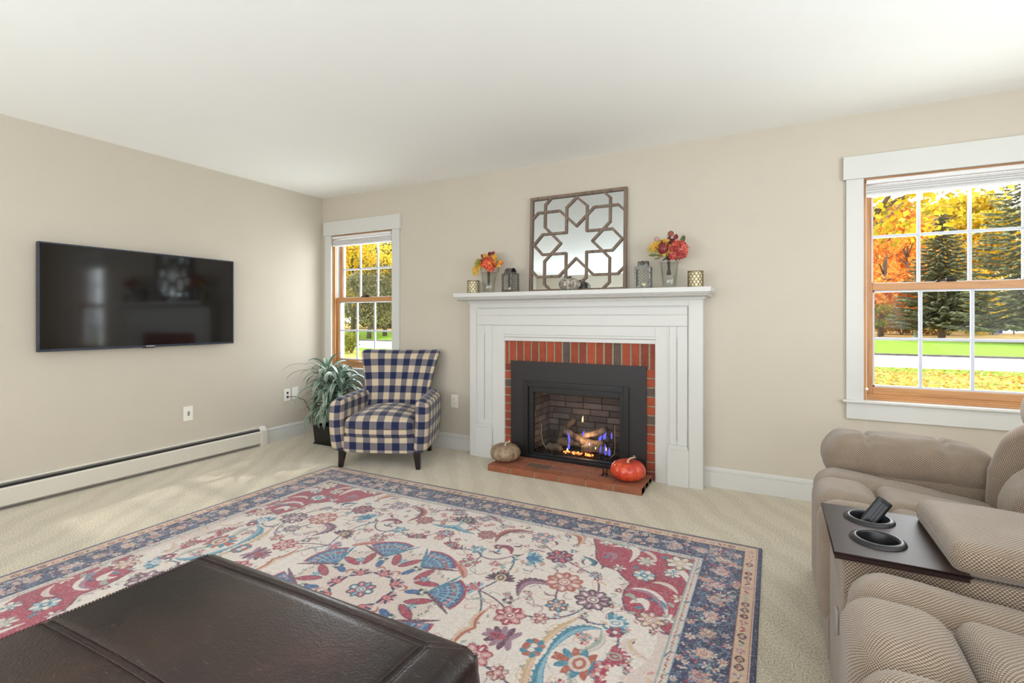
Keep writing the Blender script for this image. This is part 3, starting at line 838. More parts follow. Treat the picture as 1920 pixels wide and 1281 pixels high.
# ---------------------------------------------------------------- rug: woven pattern drawn per vertex, mirrored about both axes
def rug():
    HX, HY = 1.520, 1.230; cx, cy = 2.660, -2.140
    NX, NY = 434, 352
    ug = np.linspace(0, HX, NX); vg = np.linspace(0, HY, NY)
    U, V = np.meshgrid(ug, vg)                      # [v,u]
    A = np.zeros((NY, NX, 3)); rnd = random.Random(21)
    c = lambda *q: np.array(S(*q)[:3])
    CREAM, CREAM2, NAVY, NAVY2, RED, RUST, TEAL, SKY, MAUVE, PLUM, DARK, TAN, SAGE, PINK, GOLD = c(219, 208, 200), c(206, 190, 180), c(36, 48, 84), c(28, 34, 58), c(160, 52, 76), c(168, 88, 72), c(52, 124, 148), c(128, 168, 186), c(150, 112, 132), c(98, 54, 80), c(52, 46, 58), c(206, 176, 150), c(150, 160, 150), c(198, 140, 138), c(190, 160, 120)
    def win(x, y, r):
        i0, i1 = np.searchsorted(ug, x - r), np.searchsorted(ug, x + r); j0, j1 = np.searchsorted(vg, y - r), np.searchsorted(vg, y + r)
        return slice(j0, j1), slice(i0, i1)
    def disc(x, y, r, col):
        s = win(x, y, r)
        m = (U[s] - x) ** 2 + (V[s] - y) ** 2 < r * r
        A[s][m] = col
    def ell(x, y, a, b, ang, col):
        s = win(x, y, max(a, b)); dx, dy = U[s] - x, V[s] - y; ca, sa = math.cos(ang), math.sin(ang)
        m = ((dx * ca + dy * sa) / a) ** 2 + ((-dx * sa + dy * ca) / b) ** 2 < 1
        A[s][m] = col
    def bez(p0, p1, p2, t): return ((1 - t) ** 2 * p0[0] + 2 * t * (1 - t) * p1[0] + t * t * p2[0], (1 - t) ** 2 * p0[1] + 2 * t * (1 - t) * p1[1] + t * t * p2[1])
    def stroke(p0, p1, p2, w, col, taper=0, col2=None, n=70):
        L = []
        for i in range(n + 1):
            t = i / n; x, y = bez(p0, p1, p2, t)
            ww = w if not taper else w * (math.sin(PI * min(1, t * .92 + .04)) ** .8 if taper == 1 else (1 - t) ** .7 + .06)
            L.append((x, y, ww))
        for x, y, ww in L: disc(x, y, max(ww, .0026), col)
        if col2 is not None:
            for i, (x, y, ww) in enumerate(L):
                if ww > .005:
                    t = i / n; x2, y2 = bez(p0, p1, p2, min(1, t + .02)); dx, dy = x2 - x, y2 - y; l = math.hypot(dx, dy) + 1e-9
                    disc(x - dy / l * ww * .35, y + dx / l * ww * .35, ww * .45, col2)
    def rosette(x, y, r, ca, cb, cc=CREAM, n=8, edge=None, rot=None):
        rot = rnd.uniform(0, 1) if rot is None else rot
        if edge is not None:
            for k in range(n):
                a = rot + 2 * PI * k / n; ell(x + math.cos(a) * r * .62, y + math.sin(a) * r * .62, r * .44, r * .30, a, edge)
        for k in range(n):
            a = rot + 2 * PI * k / n; ell(x + math.cos(a) * r * .60, y + math.sin(a) * r * .60, r * .36, r * .22, a, ca if k % 2 == 0 else cb)
        if r > .028:
            for k in range(n):
                a = rot + 2 * PI * k / n; ell(x + math.cos(a) * r * .66, y + math.sin(a) * r * .66, r * .20, r * .09, a, cc if k % 2 else (ca * .5 + cc * .5))
                a += PI / n; ell(x + math.cos(a) * r * .78, y + math.sin(a) * r * .78, r * .13, r * .05, a, cb * .6)
        disc(x, y, r * .38, ca * .45); disc(x, y, r * .32, cc); disc(x, y, r * .24, cb); disc(x, y, r * .12, cc)
    def palmette(x, y, r, ang, ca, cb, cc):
        for k in range(-4, 5):
            a = ang + k * .38; ell(x + math.cos(a) * r * .52, y + math.sin(a) * r * .52, r * .46, r * .15, a, ca if k % 2 else cb)
        ell(x + math.cos(ang) * r * .22, y + math.sin(ang) * r * .22, r * .44, r * .34, ang, cc); ell(x + math.cos(ang) * r * .25, y + math.sin(ang) * r * .25, r * .30, r * .22, ang, ca)
        ell(x + math.cos(ang) * r * .25, y + math.sin(ang) * r * .25, r * .16, r * .10, ang, cc)
    def berries(x, y, r, ca, cb, n=6):
        for k in range(n):
            a = 2 * PI * k / n + .3; disc(x + math.cos(a) * r * .6, y + math.sin(a) * r * .6, r * .34, ca if k % 2 else cb)
        disc(x, y, r * .25, CREAM)
    # ground
    A[:] = CREAM
    # vine stems
    for q in [((.25, .54), (.36, .42), (.44, .57)), ((.44, .57), (.50, .50), (.49, .36)), ((.60, .70), (.50, .76), (.47, .82)), ((.32, .80), (.40, .86), (.49, .82)), ((.645, .13), (.60, .20), (.45, .23)), ((.45, .23), (.48, .30), (.49, .36)),
              ((.90, .37), (.90, .24), (.78, .17)), ((.77, .17), (.70, .16), (.655, .13)), ((1.02, .27), (.98, .22), (.93, .24)), ((.20, .71), (.10, .76), (0, .80)), ((.25, .54), (.18, .50), (.10, .51)), ((.09, .89), (.18, .92), (.24, .85)),
              ((.28, .42), (.34, .50), (.25, .54)), ((.75, .46), (.74, .36), (.79, .28)), ((.55, .07), (.52, .16), (.45, .23)), ((.0, .62), (.06, .60), (.10, .51)), ((.645, .67), (.74, .62), (.85, .58)), ((.85, .58), (.92, .50), (.91, .39)), ((1.02, .27), (1.10, .18), (1.07, .09))]:
        stroke(*q, .0045, PLUM if rnd.random() < .5 else c(70, 84, 110))
    mt = (U > .98) & (np.hypot(U - .9, V - .2) > .30); A[mt] = c(208, 190, 182)
    for k in range(150):      # hair thin curling tendrils
        x, y = rnd.uniform(0, 1.22), rnd.uniform(0, .94); a = rnd.uniform(0, 6.28); L_ = rnd.uniform(.04, .10)
        if math.hypot(x, y) < .46: continue
        stroke((x, y), (x + L_ * math.cos(a), y + L_ * math.sin(a)), (x + L_ * math.cos(a + rnd.choice((-1, 1)) * 1.3), y + L_ * math.sin(a + rnd.choice((-1, 1)) * 1.3)), .0022, rnd.choice([SAGE, TAN, MAUVE, PINK]), 0, None, 26)
    for k in range(34):       # medium filler blooms
        x, y = rnd.uniform(0, 1.20), rnd.uniform(0, .92)
        if math.hypot(x, y) < .50: continue
        (rosette if k % 2 else palmette)(*((x, y, rnd.uniform(.018, .028), rnd.choice([RED, TEAL, PLUM, RUST]), rnd.choice([SAGE, PINK, SKY, MAUVE]), CREAM, 6) if k % 2 else (x, y, rnd.uniform(.022, .034), rnd.uniform(0, 6.28), rnd.choice([RED, PLUM, TEAL]), rnd.choice([PINK, SAGE]), CREAM)))
    # tiny sprigs scattered over the whole field
    for k in range(240):
        x, y = rnd.uniform(0, 1.22), rnd.uniform(0, .94); 
        if math.hypot(x, y) < .52: continue
        if k % 3 == 0: berries(x, y, .019, rnd.choice([PLUM, DARK, RED]), rnd.choice([SAGE, PINK, RUST]), 5)
        elif k % 3 == 1:
            a = rnd.uniform(0, 6.28); stroke((x, y), (x + .03 * math.cos(a), y + .03 * math.sin(a)), (x + .05 * math.cos(a + .9), y + .05 * math.sin(a + .9)), .007, rnd.choice([SAGE, MAUVE, TEAL, PLUM, TAN]), 1)
        else: ell(x, y, .014, .006, rnd.uniform(0, 3), rnd.choice([SAGE, PINK, MAUVE]))
    # acanthus leaves
    def acanthus(p0, p1, p2, w, ca, cb):
        stroke(p0, p1, p2, w, ca, 1, cb)
        for i in range(1, 12):
            t = i / 12; x, y = bez(p0, p1, p2, t); x2, y2 = bez(p0, p1, p2, t + .03); dx, dy = x2 - x, y2 - y; l = math.hypot(dx, dy); nx, ny = dy / l, -dx / l; ww = w * math.sin(PI * t)
            ell(x + nx * ww, y + ny * ww, ww * .5 + .003, .005, math.atan2(ny + dy / l, nx + dx / l), ca)
    acanthus((.42, .86), (.22, .84), (.29, .66), .020, RUST, PLUM)
    acanthus((.74, .41), (.54, .44), (.62, .27), .024, PLUM, MAUVE)
    acanthus((1.0, .215), (.87, .20), (.875, -.02), .019, TEAL, SKY)
    acanthus((.90, .24), (.83, .12), (.84, -.02), .013, GOLD, TAN)
    acanthus((1.0, .21), (1.06, .12), (.95, .04), .014, SAGE, CREAM2)
    acanthus((.02, .80), (-.08, .70), (.14, .69), .020, TEAL, SKY)
    acanthus((.20, .40), (.33, .34), (.34, .28), .016, RUST, PINK)
    acanthus((.60, .93), (.70, .96), (.68, .82), .018, RUST, TAN)
    acanthus((.56, .14), (.52, .02), (.60, -.02), .014, TAN, RUST)
    acanthus((.74, .73), (.86, .70), (.80, .66), .012, TEAL, DARK)
    acanthus((1.13, .22), (1.06, .16), (1.20, .12), .018, CREAM2, TAN)
    acanthus((.30, .62), (.40, .68), (.42, .58), .014, RED, PLUM)
    acanthus((.02, .95), (.12, .97), (.16, .90), .014, PLUM, MAUVE)
    # large flowers
    rosette(.486, .821, .060, TEAL, PINK, CREAM, 8, MAUVE); palmette(.52, .585, .070, .4, TEAL, SKY, c(48, 90, 150)); rosette(.645, .67, .066, RED, NAVY, PINK, 8, PLUM)
    palmette(.49, .345, .072, 1.8, DARK, PLUM, TAN); rosette(.752, .463, .080, RUST, PINK, CREAM, 10, RUST); rosette(.908, .388, .074, PLUM, MAUVE, CREAM, 9, DARK)
    rosette(.792, .281, .046, TEAL, RUST, CREAM, 8, NAVY); rosette(.655, .13, .062, PINK, RED, CREAM, 7, RED); rosette(.768, .168, .036, RUST, PINK, CREAM, 6, PLUM)
    palmette(.435, .235, .056, 3.0, RED, SKY, PINK); palmette(1.02, .27, .070, .4, SKY, TEAL, CREAM); berries(1.05, .22, .036, RED, PLUM)
    berries(.816, .012, .044, TEAL, RUST, 8); palmette(.70, -.03, .10, 2.6, PLUM, MAUVE, RED); palmette(.99, -.03, .11, 1.57, RUST, TEAL, CREAM2); rosette(.283, .416, .046, RED, SAGE, CREAM, 8, RED)
    rosette(.253, .545, .040, TEAL, SKY, CREAM, 6, TEAL); rosette(.207, .713, .052, RUST, RED, SAGE, 8, PLUM); palmette(0, .80, .085, 1.57, DARK, PLUM, SAGE); rosette(.09, .89, .045, RED, TEAL, CREAM, 8)
    rosette(.236, .85, .032, TEAL, RED, CREAM, 6); palmette(.103, .51, .056, 1.2, PLUM, RED, SAGE); rosette(.852, .585, .034, TEAL, PLUM, CREAM, 6); rosette(.40, .46, .032, RED, PINK, CREAM, 7)
    rosette(.0, .62, .05, RED, TEAL, CREAM, 8, RUST); palmette(1.07, .09, .062, 0, RED, RED, SAGE); berries(1.06, .02, .03, RED, PINK); berries(.60, .22, .03, PLUM, SAGE); berries(.33, .62, .028, RED, DARK)
    rosette(.96, .14, .03, TEAL, RUST, CREAM, 6)
    # corner spandrels
    def poly(pts, col):
        m = np.zeros(U.shape, bool); n = len(pts)
        for i in range(n):
            (xa, ya), (xb, yb) = pts[i], pts[(i + 1) % n]
            cnd = ((ya > V) != (yb > V)); 
            with np.errstate(divide='ignore', invalid='ignore'): xi = (xb - xa) * (V - ya) / (yb - ya if yb != ya else 1e-9) + xa
            m ^= cnd & (U < xi)
        A[m] = col
    poly([(.71, .97), (.77, .84), (.80, .74), (.85, .68), (.93, .665), (.97, .62), (1.01, .59), (1.0, .52), (1.01, .45), (1.04, .38), (1.10, .35), (1.17, .345), (1.21, .31), (1.26, .26), (1.26, .97)], PLUM)
    poly([(.718, .97), (.778, .84), (.808, .745), (.855, .688), (.935, .673), (.975, .628), (1.018, .59), (1.008, .52), (1.018, .455), (1.046, .388), (1.10, .358), (1.17, .353), (1.21, .318), (1.26, .275), (1.26, .97)], RED)
    poly([(1.02, .66), (1.06, .60), (1.14, .62), (1.20, .66), (1.26, .64), (1.26, .74), (1.16, .72), (1.08, .75)], c(150, 50, 74))
    for q, cc in [(((.84, .90), (1.0, 1.0), (.96, .78)), CREAM), (((.82, .80), (.90, .86), (.88, .74)), MAUVE), (((1.03, .55), (1.14, .60), (1.20, .42)), CREAM), (((1.08, .47), (1.14, .56), (1.18, .44)), PLUM), (((1.05, .44), (1.10, .52), (1.12, .42)), CREAM), (((1.14, .78), (1.20, .84), (1.23, .72)), CREAM),
                  (((.96, .92), (1.05, .93), (1.07, .84)), CREAM2), (((1.12, .50), (1.16, .52), (1.19, .46)), TEAL), (((1.10, .64), (1.16, .68), (1.21, .60)), CREAM2), (((.78, .93), (.86, .97), (.93, .90)), SAGE), (((1.02, .48), (1.03, .52), (1.07, .46)), SAGE)]:
        stroke(*q, .020 if cc is CREAM else .013, cc, 1)
    stroke((1.02, .53), (1.12, .60), (1.19, .43), .010, MAUVE, 1)
    for a_ in [(1.176, .875, .070, CREAM, TAN, 7), (1.03, .82, .050, CREAM2, SAGE, 7), (1.05, .685, .052, SKY, CREAM, 8), (1.16, .76, .042, CREAM, TEAL, 7), (.80, .93, .04, SAGE, CREAM, 6), (1.15, .36, .055, TAN, PINK, 7), (1.21, .40, .035, SAGE, CREAM, 6), (.93, .70, .034, CREAM, PLUM, 6), (1.22, .56, .035, CREAM, RUST, 6), (.90, .94, .03, CREAM, TEAL, 6)]:
        rosette(a_[0], a_[1], a_[2], a_[3], a_[4], CREAM, a_[5], DARK if a_[2] > .05 else None)
    disc(1.05, .685, .018, TEAL); disc(1.05, .685, .009, CREAM)
    for x, y in [(.85, .78), (1.0, .74), (1.09, .42), (1.20, .50), (1.10, .90), (1.24, .82), (1.07, .37), (.99, .93)]: ell(x, y, .02, .009, rnd.uniform(0, 3), rnd.choice([TEAL, SAGE, DARK]))
    # central medallion: ring of fans with red cartouches
    m = np.hypot(U, V) < .36; A[m] = c(210, 194, 184)
    for k in range(4):
        a = math.radians(22.5 + 45 * k)
        if a > PI / 2 + .1: break
        ex, ey = math.cos(a), math.sin(a); bx, by = ex * .285, ey * .285
        s = win(bx, by, .19); dx, dy = U[s] - bx, V[s] - by; rr = np.hypot(dx, dy); da = np.abs(np.arctan2(dx * -ey + dy * ex, dx * ex + dy * ey))
        A[s][(rr < .172) & (da < .74)] = RED; A[s][(rr < .160) & (da < .72)] = c(62, 96, 140)
        vein = (rr < .150) & (rr > .03) & (da < .66) & ((np.sin(np.arctan2(dx * -ey + dy * ex, dx * ex + dy * ey) * 26) > .72) | (np.sin(rr * 150) > .9)); A[s][vein] = SKY
        for q in range(7):
            an = a + (q - 3) * .2; disc(bx + .12 * math.cos(an), by + .12 * math.sin(an), .009, rnd.choice([PINK, SAGE, RUST]))
        for sg in (-1, 1):
            an = a + sg * .74; px, py = bx + .17 * math.cos(an), by + .17 * math.sin(an)
            stroke((bx, by), ((bx + px) / 2, (by + py) / 2), (px + .03 * math.cos(an + sg * .9), py + .03 * math.sin(an + sg * .9)), .010, TEAL if sg > 0 else PLUM, 1)
        berries(bx * .93, by * .93, .030, SAGE, DARK, 6)
    for k in range(-1, 4):
        a = math.radians(45 * k); ex, ey = math.cos(a), math.sin(a)
        for sg in (-1, 1):
            ell(ex * .275 - ey * sg * .040, ey * .275 + ex * sg * .040, .060, .022, a + sg * .55, PLUM); ell(ex * .275 - ey * sg * .040, ey * .275 + ex * sg * .040, .054, .017, a + sg * .55, RED)
        rosette(ex * .275, ey * .275, .026, SKY, TEAL, CREAM, 6)
        for q in range(5): berries(ex * (.36 + .02 * math.cos(q)) - ey * (q - 2) * .030, ey * (.36 + .02 * math.cos(q)) + ex * (q - 2) * .030, .012, DARK, SAGE, 4)
        a2 = a + math.radians(22.5); ell(math.cos(a2) * .225, math.sin(a2) * .225, .035, .018, a2, c(56, 92, 140))
    for k in range(8):
        a = math.radians(45 * k + 0); palmette(math.cos(a) * .13, math.sin(a) * .13, .055, a, PINK, NAVY, RED)
        stroke((math.cos(a + .4) * .17, math.sin(a + .4) * .17), (math.cos(a + .5) * .22, math.sin(a + .5) * .22), (math.cos(a + .7) * .17, math.sin(a + .7) * .17), .007, RUST, 1)
    rosette(0, 0, .06, RED, TEAL, CREAM, 8, NAVY)
    # borders, from inside out
    D = np.minimum(HX - U, HY - V)
    A[D < .288] = SAGE * .8 + SKY * .2; A[D < .283] = CREAM2; A[D < .256] = SKY; A[D < .250] = NAVY
    inb = (D < .250) & (D >= .080)
    L = NAVY2
    mm = inb & (np.sin(U * 61 + np.sin(V * 40) * 2) * np.sin(V * 53) > .4); A[mm] = NAVY * .8 + NAVY2 * .2
    def band(d0, d1, step, fn):
        mid = (d0 + d1) / 2; u = .0
        while u < HX - mid: fn(u, HY - mid, 0); u += step
        v = .0
        while v < HY - mid - step * .4: fn(HX - mid, v, PI / 2); v += step
    def guard(x, y, a):
        ell(x, y, .008, .004, a + .4, rnd.choice([PINK, RUST, SAGE])); ell(x + .014 * math.cos(a), y + .014 * math.sin(a), .005, .003, a, DARK)
    band(.258, .283, .032, guard)
    for k in range(460):      # dense small florals with vines on navy
        if rnd.random() < HX / (HX + HY): x, y = rnd.uniform(0, HX - .09), HY - rnd.uniform(.088, .242)
        else: x, y = HX - rnd.uniform(.088, .242), rnd.uniform(0, HY - .09)
        a = rnd.uniform(0, 6.28)
        stroke((x, y), (x + .04 * math.cos(a), y + .04 * math.sin(a)), (x + .05 * math.cos(a + 1.2), y + .05 * math.sin(a + 1.2)), .0019, c(84, 100, 128))
    def flow(x, y, a):
        rosette(x, y, .034, rnd.choice([TAN, CREAM2, PINK]), rnd.choice([CREAM2, SAGE]), rnd.choice([RUST, RED]), 8)
    band(.08, .25, .125, flow)
    for k in range(620):
        if rnd.random() < HX / (HX + HY): x, y = rnd.uniform(0, HX - .09), HY - rnd.uniform(.092, .240)
        else: x, y = HX - rnd.uniform(.092, .240), rnd.uniform(0, HY - .09)
        a = rnd.uniform(0, 6.28); r = rnd.random()
        if r < .20: rosette(x, y, rnd.uniform(.013, .022), rnd.choice([TAN, CREAM2, SKY]), rnd.choice([PINK, CREAM2]), RUST, 6)
        elif r < .55: ell(x, y, rnd.uniform(.008, .014), .0042, a, rnd.choice([c(110, 134, 150), SAGE, CREAM2, TAN, c(96, 120, 142)]))
        elif r < .74: disc(x, y, .006, RED)
        else: disc(x, y, .0042, rnd.choice([CREAM2, SKY, PINK]))
    A[(D < .080)] = RUST * .6; A[D < .0765] = TAN
    def tanfl(x, y, a):
        r = rnd.random(); ca, sa = math.cos(a), math.sin(a)
        if r < .35:
            for sg in (-1, 1): stroke((x - ca * .018, y - sa * .018), (x - sa * sg * .024, y + ca * sg * .024), (x + ca * .018, y + sa * .018), .004, DARK, 1)
            rosette(x, y, .012, RED, RUST, CREAM, 5)
        elif r < .7: rosette(x, y, .019, rnd.choice([SAGE, MAUVE, RUST]), rnd.choice([PINK, CREAM2]), CREAM, 6)
        else:
            for sg in (-1, 1): ell(x + ca * sg * .010, y + sa * sg * .010, .013, .005, a + sg * .9, rnd.choice([DARK, RED, SAGE]))
    band(.028, .0765, .046, tanfl)
    A[D < .0265] = RUST; A[D < .0225] = CREAM2; A[D < .0205] = NAVY; 
    # wear: woven grain, slightly faded
    g = np.random.RandomState(4).rand(NY, NX, 1)
    A[:] = A * (.82 + .34 * g); g2 = np.random.RandomState(5).rand(NY, NX, 1) < .10; A[:] = np.where(g2, A * .55 + np.array(S(206, 198, 192)[:3]) * .45, A)
    A[:] = A * .93 + np.array(S(206, 200, 200)[:3]) * .07
    full = np.concatenate([A[::-1], A[1:]], 0); full = np.concatenate([full[:, ::-1], full[:, 1:]], 1)
    ux = np.concatenate([-ug[::-1], ug[1:]]); vy = np.concatenate([-vg[::-1], vg[1:]])
    nx, ny = len(ux), len(vy)
    X, Yy = np.meshgrid(ux, vy); Zz = np.full_like(X, .010)
    Zz += .0012 * np.sin(X * 3.1 + 1) * np.sin(Yy * 2.3)
    ed = np.minimum(HX - np.abs(X), HY - np.abs(Yy)); Zz[ed < .0015] = .001
    co = np.stack([X, Yy, Zz], -1).reshape(-1, 3).astype(np.float32)
    me = bpy.data.meshes.new('rug')
    me.vertices.add(nx * ny); me.vertices.foreach_set('co', co.ravel())
    i = np.arange((ny - 1) * (nx - 1)); r_ = i // (nx - 1); q_ = i % (nx - 1); a = r_ * nx + q_
    quads = np.stack([a, a + 1, a + nx + 1, a + nx], -1).astype(np.int32)
    me.loops.add(quads.size); me.loops.foreach_set('vertex_index', quads.ravel())
    me.polygons.add(len(quads)); me.polygons.foreach_set('loop_start', np.arange(0, quads.size, 4, dtype=np.int32)); me.polygons.foreach_set('loop_total', np.full(len(quads), 4, dtype=np.int32))
    me.update(calc_edges=True)
    at = me.color_attributes.new('weave', 'FLOAT_COLOR', 'POINT')
    at.data.foreach_set('color', np.concatenate([full.reshape(-1, 3), np.ones((nx * ny, 1))], 1).astype(np.float32).ravel())
    m = NT('persian_rug_weave')
    va = m.n('ShaderNodeVertexColor'); va.layer_name = 'weave'
    f = m.noise(500, 2)
    m.set(Base_Color=m.mix(.5, va.outputs[0], m.ramp(f, [(.3, (.82, .82, .82, 1)), (.7, (1.12, 1.12, 1.12, 1))]), 'MULTIPLY'), Roughness=.78)
    m.b.inputs['Specular IOR Level'].default_value = .3; m.b.inputs['Sheen Weight'].default_value = .35; m.b.inputs['Sheen Roughness'].default_value = .35
    m.bump(f, .4, .003)
    me.materials.append(m.m); me.polygons.foreach_set('use_smooth', [True] * len(me.polygons))
    o = bpy.data.objects.new('area_rug', me); COL.objects.link(o); o.location = (cx, cy, 0)
    tag(o, 'large cream Persian style floral rug with navy border on beige carpet', 'rug')
rug()

# ---------------------------------------------------------------- leather ottoman
def ottoman():
    cx, cy = 3.142, -3.275; hx, hy = .512, .512; z0, zt = .045, .440
    t = thing('leather_ottoman', 'large square dark brown leather ottoman standing on the floral rug', 'ottoman', (cx, cy, 0.012))
    zc = (z0 + zt) / 2; hz = (zt - z0) / 2
    def crown(x, y): return .016 * (1 - (x / hx) ** 2) * (1 - (y / hy) ** 2) + .0025 * math.sin(7 * x + 2) * math.sin(6 * y)
    def groove(x, y):
        g = 0
        for dd in (abs(y - (hy - .068)) if -hx + .03 < x < hx - .11 else 9, abs(x - (hx - .118)) if y < hy - .068 else 9, abs(y - .085) if x < hx - .118 else 9, abs(x + hx - .030)):
            g = max(g, math.exp(-(dd / .009) ** 2))
        return g * .0055
    def de(p):
        q = p.copy()
        if p.z > hz - .05:
            k = (p.z - (hz - .05)) / .05
            q.z += (crown(p.x, p.y) - (groove(p.x, p.y) if p.z > hz - .02 else 0)) * k
        else:
            q.x *= 1 + .012 * math.sin(PI * (p.z + hz) / (2 * hz)); q.y *= 1 + .012 * math.sin(PI * (p.z + hz) / (2 * hz))
        return q
    MB().rbox((hx, hy, hz), .046, (150, 150, 18), de, (0, 0, zc - .012)).build('upholstered_body', M['leather'], t, smooth=True)
    def topz(x, y): return zt - .012 + crown(x, y) - .0005 - (0 if max(abs(x) - (hx - .046), abs(y) - (hy - .046)) < 0 else .046 - math.sqrt(max(0, .046 ** 2 - (max(abs(x) - (hx - .046), abs(y) - (hy - .046), 0)) ** 2)))
    def seam(a, b_):
        s = MB(); L = math.hypot(b_[0] - a[0], b_[1] - a[1]); n = max(2, int(L / .02)); dx, dy = (b_[0] - a[0]) / L, (b_[1] - a[1]) / L
        for off in (-.0085, .0085):
            k = 0
            while k * .0075 < L - .005:    # individual stitches
                u0, u1 = k * .0075, k * .0075 + .0052
                P = [(a[0] + dx * u - dy * off, a[1] + dy * u + dx * off) for u in (u0, u1)]
                s.tube([(p[0], p[1], topz(*p) + .0005) for p in P], .0011, 5); k += 1
        s.build('stitched_seam', M['thread'], t)
    ys, xs, yc = hy - .068, hx - .118, .085
    seam((-hx + .02, ys), (xs, ys)); seam((xs, ys), (xs, -hy + .02)); seam((xs, ys), (hx - .030, hy - .030)); seam((-hx + .02, yc), (xs, yc)); seam((-hx + .034, hy - .04), (-hx + .034, -hy + .04))
    # piped vertical corner seam on the right and the others
    for sx_ in (-1, 1):
        for sy_ in (-1, 1):
            s = MB(); k = hx * 1.0 - .0136
            s.tube([(sx_ * (k - (.012 if z > zt - .06 else 0) * ((z - (zt - .06)) / .06) ** 2 if z > zt - .06 else sx_ * k * sx_), sy_ * (k - (.012 * ((z - (zt - .06)) / .06) ** 2 if z > zt - .06 else 0)), z) for z in np.linspace(z0, zt - .035, 14)], .0028, 6)
            s.build('corner_piping', M['leather'], t, smooth=True)
            MB().lathe([(.022, 0), (.028, .05)], 16, (sx_ * .44, sy_ * .44, -.0)).build('foot', M['chair_leg'], t)
ottoman()

